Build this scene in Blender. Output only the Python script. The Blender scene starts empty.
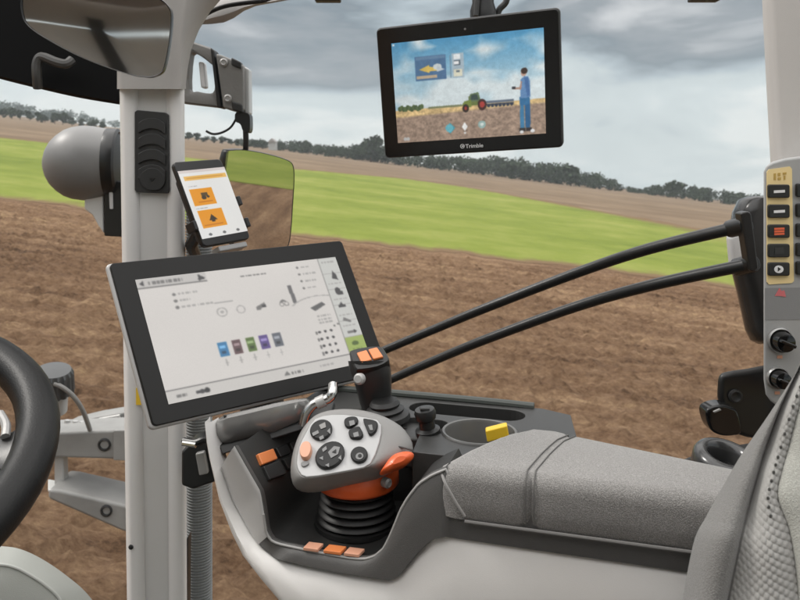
import bpy, bmesh, math, random
import numpy as np
from mathutils import Vector, Matrix, noise

random.seed(7)
rng = np.random.default_rng(11)
C = bpy.context.scene.collection
V3 = Vector
F, HY, EZ = 768.0, 170.0, 2.5          # lens in photo pixels, horizon row, eye height
HAZE = .0004
GA, GB = -0.12, 0.0143                 # the field is a hillside: slope to the right, slight rise away

# ------------------------------------------------------------------ points
def P(px, py, d):
    return V3(((px - 400) / F * d, d, EZ - (py - HY) / F * d))
def PZ(px, py, z):
    return P(px, py, -z * F / (py - HY))
def RP(px, py, o, n):                  # sight line meets plane
    r = V3(((px - 400) / F, 1, -(py - HY) / F)); e = V3((0, 0, EZ))
    return e + r * ((o - e).dot(n) / r.dot(n))
def gz(x, y):
    return GA * x + GB * y

class Frame:                           # flat rectangle from its four corners (TL, TR, BR, BL)
    def __init__(s, c, d0):
        r = [np.array([(x - 400) / F, 1, -(y - HY) / F]) for x, y in c]
        k = np.linalg.solve(np.stack([-r[1], r[2], -r[3]], 1), -r[0])
        p = [d0 * r[0]] + [d0 * k[i] * r[i + 1] for i in range(3)]
        p = [V3(q) + V3((0, 0, EZ)) for q in p]
        s.o = p[0]; s.W = (p[1] - p[0]).length; s.H = (p[3] - p[0]).length
        s.u = (p[1] - p[0]).normalized(); s.v = (p[3] - p[0]).normalized()
        s.n = s.v.cross(s.u).normalized()
        if s.n.y > 0: s.n = -s.n
    def at(s, u, v, n=0): return s.o + s.u * u + s.v * v + s.n * n
    def px(s, x, y, n=0): return RP(x, y, s.o + s.n * n, s.n)
    def uv(s, x, y):
        q = RP(x, y, s.o, s.n) - s.o
        a = s.u.dot(s.v); qu, qv = q.dot(s.u), q.dot(s.v)
        return ((qu - a * qv) / (1 - a * a), (qv - a * qu) / (1 - a * a))

def spline(pts, n=6, closed=False):
    pts = [V3(p) for p in pts]; m = len(pts); out = []
    for i in range(m if closed else m - 1):
        g = lambda k: pts[k % m] if closed else pts[min(max(k, 0), m - 1)]
        a, b, c, d = g(i - 1), g(i), g(i + 1), g(i + 2)
        for j in range(n):
            t = j / n
            out.append(0.5 * ((2 * b) + (c - a) * t + (2 * a - 5 * b + 4 * c - d) * t * t + (3 * b - a - 3 * c + d) * t ** 3))
    if not closed: out.append(pts[-1])
    return out
def spline2(pts, n=6, closed=False):
    return [(p.x, p.y) for p in spline([(a, b, 0) for a, b in pts], n, closed)]
def resample(pts, n):
    pts = [V3(p) for p in pts]; L = [0]
    for a, b in zip(pts, pts[1:]): L.append(L[-1] + (b - a).length)
    out = []; k = 0
    for i in range(n):
        t = L[-1] * i / (n - 1)
        while k < len(pts) - 2 and L[k + 1] < t: k += 1
        s = (t - L[k]) / max(L[k + 1] - L[k], 1e-9)
        out.append(pts[k].lerp(pts[k + 1], min(max(s, 0), 1)))
    return out
def rrect(u0, v0, u1, v1, r, n=5):
    out = []
    for cx, cy, a0 in ((u1 - r, v1 - r, 0), (u0 + r, v1 - r, 90), (u0 + r, v0 + r, 180), (u1 - r, v0 + r, 270)):
        for i in range(n + 1):
            a = math.radians(a0 + 90 * i / n); out.append((cx + r * math.cos(a), cy + r * math.sin(a)))
    return out

# ------------------------------------------------------------------ mesh builder
class MB:
    def __init__(s): s.v = []; s.f = []
    def add(s, v, f):
        k = len(s.v); s.v += [V3(p) for p in v]; s.f += [tuple(i + k for i in q) for q in f]; return s
    def prism(s, poly, off):
        n = len(poly); poly = [V3(p) for p in poly]; off = V3(off)
        f = [tuple(range(n)), tuple(range(2 * n - 1, n - 1, -1))]
        f += [(i, i + n, (i + 1) % n + n, (i + 1) % n) for i in range(n)]
        return s.add(poly + [p + off for p in poly], f)
    def box(s, c, a, b, d):
        c, a, b, d = V3(c), V3(a) / 2, V3(b) / 2, V3(d) / 2
        return s.prism([c - a - b - d, c + a - b - d, c + a + b - d, c - a + b - d], d * 2)
    def loft(s, rows, closed=False, caps=False):
        m = len(rows[0]); v = [p for r in rows for p in r]; f = []
        for i in range(len(rows) - 1):
            for j in range(m if closed else m - 1):
                k = (j + 1) % m
                f.append((i * m + j, i * m + k, (i + 1) * m + k, (i + 1) * m + j))
        if caps:
            f.append(tuple(range(m - 1, -1, -1))); b = (len(rows) - 1) * m; f.append(tuple(range(b, b + m)))
        return s.add(v, f)
    def tube(s, pts, r, n=12, caps=True, flat=None):
        pts = [V3(p) for p in pts]; rows = []
        up = None
        for i, p in enumerate(pts):
            t = (pts[min(i + 1, len(pts) - 1)] - pts[max(i - 1, 0)]).normalized()
            if up is None: up = t.orthogonal().normalized()
            up = (up - t * up.dot(t)).normalized(); w = t.cross(up)
            rr = r[i] if isinstance(r, (list, tuple)) else r
            rows.append([p + (up * math.cos(6.28319 * k / n) + w * math.sin(6.28319 * k / n)) * rr for k in range(n)])
        return s.loft(rows, True, caps)
    def lathe(s, c, ax, prof, n=32, e1=None, caps=True):
        c, ax = V3(c), V3(ax).normalized()
        e1 = (V3(e1) - ax * V3(e1).dot(ax)).normalized() if e1 else ax.orthogonal().normalized()
        e2 = ax.cross(e1)
        rows = [[c + ax * h + (e1 * math.cos(6.28319 * k / n) + e2 * math.sin(6.28319 * k / n)) * r for k in range(n)] for r, h in prof]
        return s.loft(rows, True, caps)
    def sphere(s, c, r, n=20, sc=(1, 1, 1)):
        prof = [(max(r * math.sin(math.pi * i / n), 1e-5), -r * math.cos(math.pi * i / n)) for i in range(n + 1)]
        k = len(s.v); s.lathe((0, 0, 0), (0, 0, 1), prof, 2 * n)
        for i in range(k, len(s.v)):
            p = s.v[i]; s.v[i] = V3(c) + V3((p.x * sc[0], p.y * sc[1], p.z * sc[2]))
        return s

ROOT = {}
def link(o, parent):
    C.objects.link(o)
    if parent:
        o.parent = parent; ROOT[o.name] = ROOT[parent.name]
    return o
def tag(o, label, cat, group=None, kind=None):
    o['label'] = label; o['category'] = cat
    if group: o['group'] = group
    if kind: o['kind'] = kind
    return o
def thing(name, label, cat, loc, group=None):
    o = bpy.data.objects.new(name, None); o.empty_display_size = 0.05
    C.objects.link(o); o.location = loc; ROOT[o.name] = V3(loc)
    return tag(o, label, cat, group)
def build(name, mb, mat, parent=None, smooth=35, bevel=0, seg=2, sub=0, label=None, recalc=True):
    me = bpy.data.meshes.new(name)
    if parent: org = ROOT[parent.name]
    else:
        xs = [p.x for p in mb.v]; ys = [p.y for p in mb.v]; zs = [p.z for p in mb.v]
        org = V3(((min(xs) + max(xs)) / 2, (min(ys) + max(ys)) / 2, min(zs)))
    me.from_pydata([p - org for p in mb.v], [], mb.f); me.update()
    if recalc:
        bm = bmesh.new(); bm.from_mesh(me); bmesh.ops.recalc_face_normals(bm, faces=bm.faces); bm.to_mesh(me); bm.free()
    o = bpy.data.objects.new(name, me)
    link(o, parent)
    if not parent: o.location = org; ROOT[o.name] = org
    me.materials.append(mat)
    if smooth:
        me.polygons.foreach_set('use_smooth', [True] * len(me.polygons))
        if smooth < 180: me.set_sharp_from_angle(angle=math.radians(smooth))
    if bevel:
        b = o.modifiers.new('bevel', 'BEVEL'); b.width = bevel; b.segments = seg; b.limit_method = 'ANGLE'
        b.angle_limit = math.radians(32); b.harden_normals = bool(smooth)
    if sub:
        m = o.modifiers.new('sub', 'SUBSURF'); m.levels = sub; m.render_levels = sub
    if label: o['label'] = label
    return o
def cut(o, mb):                        # boolean difference baked into the mesh
    t = bpy.data.meshes.new('cut'); org = ROOT[o.name]
    t.from_pydata([p - org for p in mb.v], [], mb.f)
    bm = bmesh.new(); bm.from_mesh(t); bmesh.ops.recalc_face_normals(bm, faces=bm.faces); bm.to_mesh(t); bm.free()
    c = bpy.data.objects.new('cut', t); C.objects.link(c)
    c.location = o.matrix_world.translation if not o.parent else org
    bpy.context.view_layer.update()
    md = o.modifiers.new('bool', 'BOOLEAN'); md.object = c; md.operation = 'DIFFERENCE'; md.solver = 'EXACT'
    o.modifiers.move(len(o.modifiers) - 1, 0)
    bv = [m for m in o.modifiers if m.name != 'bool']
    for m in bv: m.show_viewport = False
    bpy.context.view_layer.update()
    me = bpy.data.meshes.new_from_object(o.evaluated_get(bpy.context.evaluated_depsgraph_get()))
    o.modifiers.remove(o.modifiers['bool']); me.name = o.data.name
    mt = o.data.materials[0]; o.data = me
    if not len(me.materials): me.materials.append(mt)
    for m in bv: m.show_viewport = True
    bpy.data.objects.remove(c)

# ------------------------------------------------------------------ materials
def lin(c): return tuple(((x / 255 + 0.055) / 1.055) ** 2.4 if x > 10 else x / 255 / 12.92 for x in c)
def M(name, col, rough=0.5, metal=0.0, bump=None, var=0.0, vscale=6.0, spec=0.5, coat=0.0, sheen=0.0, rvar=0.0):
    m = bpy.data.materials.new(name); m.use_nodes = True; nt = m.node_tree; b = nt.nodes['Principled BSDF']
    b.inputs['Base Color'].default_value = (*col, 1); b.inputs['Roughness'].default_value = rough
    b.inputs['Metallic'].default_value = metal; b.inputs['Specular IOR Level'].default_value = spec
    b.inputs['Coat Weight'].default_value = coat; b.inputs['Sheen Weight'].default_value = sheen
    tc = nt.nodes.new('ShaderNodeTexCoord')
    if var or rvar:
        n = nt.nodes.new('ShaderNodeTexNoise'); n.inputs['Scale'].default_value = vscale; n.inputs['Detail'].default_value = 6
        nt.links.new(tc.outputs['Object'], n.inputs['Vector'])
        if var:
            mx = nt.nodes.new('ShaderNodeMix'); mx.data_type = 'RGBA'
            mx.inputs['A'].default_value = (*[c * (1 - var) for c in col], 1)
            mx.inputs['B'].default_value = (*[min(c * (1 + var), 1) for c in col], 1)
            r = nt.nodes.new('ShaderNodeMapRange'); r.inputs['From Min'].default_value = .3; r.inputs['From Max'].default_value = .7
            nt.links.new(n.outputs['Fac'], r.inputs['Value']); nt.links.new(r.outputs['Result'], mx.inputs['Factor'])
            nt.links.new(mx.outputs['Result'], b.inputs['Base Color'])
        if rvar:
            r = nt.nodes.new('ShaderNodeMapRange'); r.inputs['To Min'].default_value = rough - rvar; r.inputs['To Max'].default_value = rough + rvar
            nt.links.new(n.outputs['Fac'], r.inputs['Value']); nt.links.new(r.outputs['Result'], b.inputs['Roughness'])
    if bump:
        sc, st, dist = bump
        n = nt.nodes.new('ShaderNodeTexNoise'); n.inputs['Scale'].default_value = sc; n.inputs['Detail'].default_value = 3
        nt.links.new(tc.outputs['Object'], n.inputs['Vector'])
        bp = nt.nodes.new('ShaderNodeBump'); bp.inputs['Strength'].default_value = st; bp.inputs['Distance'].default_value = dist
        nt.links.new(n.outputs['Fac'], bp.inputs['Height']); nt.links.new(bp.outputs['Normal'], b.inputs['Normal'])
    return m
def E(name, col, s):
    m = M(name, (0.02, 0.02, 0.02), 0.25); b = m.node_tree.nodes['Principled BSDF']
    b.inputs['Emission Color'].default_value = (*col, 1); b.inputs['Emission Strength'].default_value = s
    return m
def screen_mat(name, s, rough=.3):
    m = M(name, (0.015, 0.015, 0.015), rough); nt = m.node_tree; b = nt.nodes['Principled BSDF']
    a = nt.nodes.new('ShaderNodeVertexColor'); a.layer_name = 'Col'
    nt.links.new(a.outputs['Color'], b.inputs['Emission Color']); b.inputs['Emission Strength'].default_value = s
    return m

m_white = M('pillar_paint', (.72, .705, .69), .42, bump=(900, .08, .001), var=.03, rvar=.06)
m_pgrey = M('pillar_inset_plastic', (.62, .61, .595), .5, bump=(1500, .15, .001), var=.04)
m_trim = M('roof_trim_plastic', (.36, .345, .33), .55, bump=(1200, .2, .001), var=.05)
m_rear = M('rear_pillar_trim', (.54, .52, .50), .6, bump=(1300, .25, .001), var=.04)
m_panel = M('switch_panel_plastic', (.37, .37, .365), .5, bump=(1500, .2, .001), var=.03)
m_dark = M('dark_plastic', (.026, .026, .026), .45, bump=(1400, .2, .001), var=.1, rvar=.08)
m_black = M('black_plastic', (.012, .012, .012), .35, bump=(1200, .1, .001), rvar=.08)
m_gloss = M('gloss_black', (.008, .008, .008), .12, var=.2, rvar=.04)
m_rubber = M('black_rubber', (.011, .011, .011), .5, bump=(700, .15, .001), rvar=.1)
m_tube = M('black_powder_coat', (.012, .012, .012), .32, bump=(900, .2, .001))
m_console = M('console_plastic', (.088, .086, .083), .42, bump=(1600, .35, .0012), var=.06, rvar=.06)
m_inner = M('tray_inner', (.022, .022, .021), .5, bump=(1600, .3, .0012), var=.1)
m_deck = M('console_deck_plastic', (.034, .034, .033), .42, bump=(1600, .3, .0012), var=.08)
m_shell = M('white_shell_plastic', (.76, .745, .725), .5, bump=(1500, .15, .001), var=.03)
m_jgrey = M('joystick_grey', (.24, .235, .228), .42, bump=(2000, .25, .0008), var=.05)
m_jplate = M('joystick_plate', (.47, .47, .47), .38, bump=(2000, .1, .0008))
m_btn = M('button_black', (.010, .010, .010), .38, spec=.35)
m_btngrey = M('button_mark_grey', (.20, .20, .20), .4)
m_orange = M('orange_plastic', (.72, .115, .025), .38, bump=(1500, .1, .001), var=.08, coat=.15)
m_orange2 = M('pale_orange_button', (.75, .24, .08), .35, var=.08, coat=.2)
m_peach = M('peach_button', (.70, .36, .24), .4, var=.06)
m_silver = M('silver_housing', (.29, .287, .28), .22, .45, bump=(900, .06, .001), rvar=.08)
m_chrome = M('chrome', (.52, .52, .51), .2, 1.0, rvar=.05)
m_alu = M('cast_metal', (.40, .395, .385), .42, .25, bump=(300, .2, .001), var=.1)
m_armg = M('linkage_grey_paint', (.27, .267, .257), .5, .1, bump=(120, .2, .002), var=.14, vscale=9)
m_lamp = M('lamp_housing_grey', (.23, .227, .223), .44, .15, bump=(500, .1, .001), var=.06, rvar=.08)
m_bracket = M('mirror_bracket_grey', (.22, .215, .205), .5, .1, bump=(200, .25, .002), var=.12, vscale=14)
m_dash = M('dashboard_cover', (.40, .41, .38), .6, bump=(1500, .25, .001), var=.04)
m_yellow = M('yellow_plastic', (.80, .52, .03), .4, var=.06)
m_labely = M('yellow_label', (.84, .66, .33), .55, var=.04)
m_cream = M('label_print', (.50, .33, .08), .6)
m_icon = M('switch_icon_white', (.75, .75, .75), .5)
m_icono = M('switch_icon_red', (.75, .13, .05), .5)
m_iconp = M('warning_print', (.62, .16, .17), .6)
m_barn = M('pale_render', (.42, .43, .42), .8)
m_seam = M('seam_thread', (.12, .117, .112), .85)

def fabric(name, c, sc, st, var):
    m = M(name, c, .9, spec=.2, sheen=.25); nt = m.node_tree; b = nt.nodes['Principled BSDF']
    tc = nt.nodes.new('ShaderNodeTexCoord')
    n1 = nt.nodes.new('ShaderNodeTexNoise'); n1.inputs['Scale'].default_value = sc; n1.inputs['Detail'].default_value = 4
    n2 = nt.nodes.new('ShaderNodeTexVoronoi'); n2.inputs['Scale'].default_value = sc * 1.3
    ad = nt.nodes.new('ShaderNodeMath'); ad.operation = 'ADD'
    nt.links.new(tc.outputs['Object'], n1.inputs['Vector']); nt.links.new(tc.outputs['Object'], n2.inputs['Vector'])
    nt.links.new(n1.outputs['Fac'], ad.inputs[0]); nt.links.new(n2.outputs['Distance'], ad.inputs[1])
    r = nt.nodes.new('ShaderNodeMapRange'); r.inputs['From Min'].default_value = .5; r.inputs['From Max'].default_value = 1.3
    nt.links.new(ad.outputs[0], r.inputs['Value'])
    mx = nt.nodes.new('ShaderNodeMix'); mx.data_type = 'RGBA'
    mx.inputs['A'].default_value = (*[k * (1 - var) for k in c], 1); mx.inputs['B'].default_value = (*[k * (1 + var) for k in c], 1)
    nt.links.new(r.outputs['Result'], mx.inputs['Factor']); nt.links.new(mx.outputs['Result'], b.inputs['Base Color'])
    bp = nt.nodes.new('ShaderNodeBump'); bp.inputs['Strength'].default_value = st; bp.inputs['Distance'].default_value = .002
    nt.links.new(ad.outputs[0], bp.inputs['Height']); nt.links.new(bp.outputs['Normal'], b.inputs['Normal'])
    return m
m_cush = fabric('armrest_cloth', (.215, .208, .20), 900, .35, .42)
m_bolster = fabric('seat_bolster_cloth', (.16, .156, .149), 1100, .4, .28)
m_centre = fabric('seat_centre_cloth', (.33, .33, .30), 900, .35, .16)
m_knit = fabric('seat_knit', (.31, .304, .29), 1600, .2, .12)
m_knitdark = fabric('seat_knit_hole', (.10, .10, .095), 500, .4, .15)

def glass_mirror(name, col, rough):
    m = M(name, col, rough, 1.0, rvar=.01, vscale=20)
    return m
m_mir = glass_mirror('mirror_glass', (.66, .66, .65), .015)
m_mir2 = glass_mirror('interior_mirror_glass', (.86, .85, .84), .05)

# ------------------------------------------------------------------ ground
def soil_mat():
    m = bpy.data.materials.new('ploughed_soil'); m.use_nodes = True; nt = m.node_tree; b = nt.nodes['Principled BSDF']
    b.inputs['Roughness'].default_value = .95; b.inputs['Specular IOR Level'].default_value = .15
    N, L = nt.nodes.new, nt.links.new
    tc = N('ShaderNodeTexCoord')
    def nz(scale, det, sx=1, sy=1, rough=.6):
        mp = N('ShaderNodeMapping'); mp.inputs['Scale'].default_value = (sx, sy, 1); L(tc.outputs['Object'], mp.inputs['Vector'])
        n = N('ShaderNodeTexNoise'); n.inputs['Scale'].default_value = scale; n.inputs['Detail'].default_value = det; n.inputs['Roughness'].default_value = rough
        L(mp.outputs['Vector'], n.inputs['Vector']); return n
    big, row, fine = nz(.35, 5, .5, 1), nz(1.5, 7, .16, 2.6, .74), nz(12, 10, .8, 1.4, .86)
    wv = N('ShaderNodeTexWave'); wv.bands_direction = 'Y'; wv.inputs['Scale'].default_value = .42; wv.inputs['Distortion'].default_value = 5; wv.inputs['Detail'].default_value = 4; wv.inputs['Detail Scale'].default_value = 1.4
    mw = N('ShaderNodeMapping'); mw.inputs['Scale'].default_value = (.35, 1, 1); mw.inputs['Rotation'].default_value = (0, 0, .12); L(tc.outputs['Object'], mw.inputs['Vector']); L(mw.outputs['Vector'], wv.inputs['Vector'])
    a0 = N('ShaderNodeMath'); a0.operation = 'MULTIPLY_ADD'; a0.inputs[1].default_value = .22; L(wv.outputs['Fac'], a0.inputs[0]); L(big.outputs['Fac'], a0.inputs[2])
    a1 = N('ShaderNodeMath'); a1.operation = 'MULTIPLY_ADD'; a1.inputs[1].default_value = 1.15; L(row.outputs['Fac'], a1.inputs[0]); L(a0.outputs[0], a1.inputs[2])
    a2 = N('ShaderNodeMath'); a2.operation = 'MULTIPLY_ADD'; a2.inputs[1].default_value = 2.9; L(fine.outputs['Fac'], a2.inputs[0]); L(a1.outputs[0], a2.inputs[2])
    cr = N('ShaderNodeValToRGB'); e = cr.color_ramp.elements
    e[0].position = .40; e[0].color = (.075, .045, .027, 1); e[1].position = .645; e[1].color = (.50, .35, .195, 1)
    k = cr.color_ramp.elements.new(.475); k.color = (.185, .110, .064, 1)
    k = cr.color_ramp.elements.new(.545); k.color = (.275, .176, .105, 1)
    d = N('ShaderNodeMath'); d.operation = 'DIVIDE'; d.inputs[1].default_value = 5.25; L(a2.outputs[0], d.inputs[0]); L(d.outputs[0], cr.inputs['Fac'])
    L(cr.outputs['Color'], b.inputs['Base Color'])
    bp = N('ShaderNodeBump'); bp.inputs['Strength'].default_value = .9; bp.inputs['Distance'].default_value = .06
    L(fine.outputs['Fac'], bp.inputs['Height']); L(bp.outputs['Normal'], b.inputs['Normal'])
    return m
def field_mat(name, stops, scale, sx, sy, bump=.3, rs=.4):
    m = bpy.data.materials.new(name); m.use_nodes = True; nt = m.node_tree; b = nt.nodes['Principled BSDF']
    b.inputs['Roughness'].default_value = .95; b.inputs['Specular IOR Level'].default_value = .1
    N, L = nt.nodes.new, nt.links.new
    tc = N('ShaderNodeTexCoord'); mp = N('ShaderNodeMapping'); mp.inputs['Scale'].default_value = (sx, sy, 1); L(tc.outputs['Object'], mp.inputs['Vector'])
    n = N('ShaderNodeTexNoise'); n.inputs['Scale'].default_value = scale; n.inputs['Detail'].default_value = 7; n.inputs['Roughness'].default_value = .62
    L(mp.outputs['Vector'], n.inputs['Vector'])
    n2 = N('ShaderNodeTexNoise'); n2.inputs['Scale'].default_value = rs; n2.inputs['Detail'].default_value = 8; n2.inputs['Roughness'].default_value = .75; L(tc.outputs['Object'], n2.inputs['Vector'])
    a = N('ShaderNodeMath'); a.operation = 'ADD'; L(n.outputs['Fac'], a.inputs[0]); L(n2.outputs['Fac'], a.inputs[1])
    h = N('ShaderNodeMath'); h.operation = 'MULTIPLY'; h.inputs[1].default_value = .5; L(a.outputs[0], h.inputs[0])
    cr = N('ShaderNodeValToRGB'); e = cr.color_ramp.elements
    e[0].position, e[0].color = .36, (*stops[0], 1); e[1].position, e[1].color = .64, (*stops[2], 1)
    k = e.new(.5); k.color = (*stops[1], 1)
    L(h.outputs[0], cr.inputs['Fac']); L(cr.outputs['Color'], b.inputs['Base Color'])
    bp = N('ShaderNodeBump'); bp.inputs['Strength'].default_value = bump; bp.inputs['Distance'].default_value = .2
    L(n2.outputs['Fac'], bp.inputs['Height']); L(bp.outputs['Normal'], b.inputs['Normal'])
    return m

def near_edge(x):                      # where soil meets meadow (front)
    return 21.7 + .3 * math.sin(x * .35) + .8 * noise.noise(V3((x * .45, 4, 0))) + .7 * noise.noise(V3((x * 1.9, 0, 0)))
def mid_edge(x):
    pts = [(-900, 70), (-80, 70), (-38.5, 74), (-11.7, 87), (0, 102), (7.5, 98), (13, 84), (22, 57), (40, 40), (900, 40)]
    for (a, ya), (b, yb) in zip(pts, pts[1:]):
        if a <= x <= b: return ya + (yb - ya) * (x - a) / (b - a) + .8 * noise.noise(V3((x * .25, 9, 0)))
    return 70
def far_edge(x):
    return 700.0
def thin_out(m):                       # sparse grass: bare soil shows along the margins
    nt = m.node_tree; b = nt.nodes['Principled BSDF']; N, L = nt.nodes.new, nt.links.new
    src = b.inputs['Base Color'].links[0].from_socket
    a = N('ShaderNodeVertexColor'); a.layer_name = 'cover'
    tc = N('ShaderNodeTexCoord'); n = N('ShaderNodeTexNoise'); n.inputs['Scale'].default_value = 1.1; n.inputs['Detail'].default_value = 9; n.inputs['Roughness'].default_value = .8
    L(tc.outputs['Object'], n.inputs['Vector'])
    ad = N('ShaderNodeMath'); ad.operation = 'ADD'; L(a.outputs['Color'], ad.inputs[0]); L(n.outputs['Fac'], ad.inputs[1])
    r = N('ShaderNodeMapRange'); r.inputs['From Min'].default_value = .62; r.inputs['From Max'].default_value = .95; L(ad.outputs[0], r.inputs['Value'])
    mx = N('ShaderNodeMix'); mx.data_type = 'RGBA'; mx.inputs['A'].default_value = (.165, .108, .062, 1)
    L(r.outputs['Result'], mx.inputs['Factor']); L(src, mx.inputs['B']); L(mx.outputs['Result'], b.inputs['Base Color'])
def cover_attr(o, fn):
    me = o.data; at = me.color_attributes.new('cover', 'FLOAT_COLOR', 'POINT')
    v = np.ones((len(me.vertices), 4)); v[:, :3] = np.array([fn(p.co.x, p.co.y) for p in me.vertices])[:, None]
    at.data.foreach_set('color', v.ravel())
def grid(name, xs, vs, fy, mat, amp=None):
    mb = MB(); v = []; nx = len(xs)
    for t in vs:
        for x in xs:
            y = fy(x, t); z = gz(x, y)
            if amp: z += amp(x, y)
            v.append((x, y, z))
    f = [(i * nx + j, i * nx + j + 1, (i + 1) * nx + j + 1, (i + 1) * nx + j) for i in range(len(vs) - 1) for j in range(nx - 1)]
    me = bpy.data.meshes.new(name); me.from_pydata(v, [], f); me.update()
    me.polygons.foreach_set('use_smooth', [True] * len(me.polygons)); me.materials.append(mat)
    o = bpy.data.objects.new(name, me); C.objects.link(o); o['kind'] = 'structure'
    return o
cl = lambda x: max(-60, min(x, 60))
def clods(x, y):
    if abs(x) > 17 or y < 1 : return 0.0
    k = min(1, (17 - abs(x)) / 2)
    q = V3((x * .8, y * 1.5, 0))
    h = .06 * noise.noise(V3((x * .3, y * 2.6, 3))) + .07 * noise.noise(q * 2.6) + .10 * abs(noise.noise(q * 6.5)) + .07 * noise.noise(q * 13)
    e = max(0, min(1, (near_edge(cl(x)) - y) / 2))
    return h * k * e - .004 * (1 - e)
xs = [-700, -400, -200, -110, -60, -35, -24] + list(np.arange(-17, 17.01, .07)) + [20, 24, 28]
def soil_y(x, t): return t if t < 2 else 2 + (near_edge(max(-60, min(x, 60))) + 1.5 - 2) * (t - 2)
vs = [-26, -18, -10, -5, 0, 1.0] + [2 + (i / 330) for i in range(331)]
grid('ploughed_field', xs, vs, soil_y, soil_mat(), clods)
xw = [-700, -400, -250, -150, -90] + list(np.arange(-60, 60.1, .3)) + [90, 150, 250, 400, 700]
cl = lambda x: max(-60, min(x, 60))
grid('meadow', xw, np.linspace(0, 1, 40), lambda x, t: near_edge(cl(x)) + (mid_edge(cl(x)) - near_edge(cl(x))) * t ** 1.7,
     field_mat('meadow_grass', ((.115, .155, .026), (.175, .212, .040), (.255, .268, .075)), .09, .6, 1.3, .25, .3),
     lambda x, y: .004 + .12 * abs(noise.noise(V3((x * .5, y * .5, 0)))) * min(1, max(0, y - near_edge(cl(x))) / 3))
def cover(x, y):
    a = (y - near_edge(cl(x))) / 2.6; b_ = (mid_edge(cl(x)) - y) / 14
    return max(0.0, min(1.0, a, b_)) * max(.25, min(1.0, 1 - (x - 3) / 26))
cover_attr(bpy.data.objects['meadow'], cover); thin_out(bpy.data.materials['meadow_grass'])
grid('far_field', xw, np.linspace(0, 1, 14), lambda x, t: mid_edge(cl(x)) - 6 + (706 - mid_edge(cl(x))) * t ** 2,
     field_mat('far_ploughed_field', ((.12, .082, .052), (.17, .122, .080), (.25, .185, .12)), .05, .25, 2.2, .2, .12))
grid('meadow_beside', [27.6, 34, 45, 60, 90, 130, 220, 400, 700], [-700, -300, -120, -60, -20, 0, 10, 20, 27, 33], lambda x, t: t, bpy.data.materials['meadow_grass'])
grid('meadow_behind', [-700, -300, -100, -40, 0, 28], [-700, -300, -120, -60, -26], lambda x, t: t,
     bpy.data.materials['meadow_grass'])
for n in ('meadow_beside', 'meadow_behind'): cover_attr(bpy.data.objects[n], lambda x, y: 1.0)

# ------------------------------------------------------------------ trees
def leaf_mat(name, c, hazeless=.25):
    m = bpy.data.materials.new(name); m.use_nodes = True; nt = m.node_tree; b = nt.nodes['Principled BSDF']
    b.inputs['Roughness'].default_value = .75; b.inputs['Specular IOR Level'].default_value = .2
    g = nt.nodes.new('ShaderNodeNewGeometry'); mx = nt.nodes.new('ShaderNodeMix'); mx.data_type = 'RGBA'
    mx.inputs['A'].default_value = (*[k * .6 for k in c], 1); mx.inputs['B'].default_value = (*[k * 1.7 for k in c], 1)
    nt.links.new(g.outputs['Random Per Island'], mx.inputs['Factor']); nt.links.new(mx.outputs['Result'], b.inputs['Base Color'])
    return m
m_leaf = leaf_mat('tree_leaves', (.030, .046, .024))
m_leaf2 = leaf_mat('haze_tinted_leaves', (.085, .115, .105))  # distance haze painted into the leaf colour
m_bark = M('bark', (.08, .06, .045), .9, bump=(3, .5, .1), var=.2)
def crown(seed, h, w, n=420, base=.14):
    r = random.Random(seed); mb = MB(); lobes = []
    for i in range(9):
        a = r.uniform(0, 6.28); q = r.uniform(.05, .34) * w; zz = r.uniform(base + .14, .84) * h
        k = 1 - .6 * abs(zz / h - .5)
        lobes.append((q * math.cos(a) * k, q * math.sin(a) * k, zz, r.uniform(.17, .30) * w * k, r.uniform(.12, .20) * h))
    for i in range(n):
        lx, ly, lz, lr, lh = r.choice(lobes)
        d = V3((r.gauss(0, 1), r.gauss(0, 1), r.gauss(0, 1))).normalized() * r.uniform(.55, 1.05)
        c = V3((lx + d.x * lr, ly + d.y * lr, lz + d.z * lh)); s = r.uniform(.04, .095) * h
        a = V3((r.gauss(0, 1), r.gauss(0, 1), r.gauss(0, 1))).normalized(); b_ = a.orthogonal().normalized()
        e = a.cross(b_)
        mb.add([c + b_ * s, c + e * s * r.uniform(.5, 1), c - b_ * s * r.uniform(.6, 1), c - e * s], [(0, 1, 2, 3)])
    return mb
def trunk(h, w):
    mb = MB().tube([(0, 0, -.6), (.02 * w, 0, .25 * h), (-.02 * w, .02 * w, .6 * h)], [.035 * h, .026 * h, .008 * h], 7)
    for i in range(4):
        a = i * 1.7; z = (.26 + .08 * i) * h
        mb.tube([(0, 0, z), (math.cos(a) * w * .2, math.sin(a) * w * .2, z + .2 * h)], [.014 * h, .004 * h], 5)
    return mb
def raw_mesh(name, mb, mat):
    me = bpy.data.meshes.new(name); me.from_pydata(mb.v, [], mb.f); me.materials.append(mat); me.update(); return me
KIND = []
for i in range(5):
    h, w = 1.0, (1.0, .85, 1.2, .7, 1.05)[i]
    KIND.append((raw_mesh('crown', crown(i, h, w, 620, .02), m_leaf), raw_mesh('trunk', trunk(h, w), m_bark)))
def gpos(px, Y):                       # stand on the ground Y metres out
    x = (px - 400) / F * Y; return V3((x, Y, gz(x, Y)))
def tree(px, Y, hpx, k, label, group=None, wide=1.0, name='tree'):
    h = hpx / F * Y; p = gpos(px, Y)
    t = bpy.data.objects.new(name, None); C.objects.link(t); t.location = p
    t.scale = (h * wide, h * wide, h); t.rotation_euler.z = random.uniform(0, 6.28); tag(t, label, 'tree', group)
    for nm, me in zip(('crown', 'trunk'), KIND[k]):
        o = bpy.data.objects.new(nm, me); C.objects.link(o); o.parent = t
    return t
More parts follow.
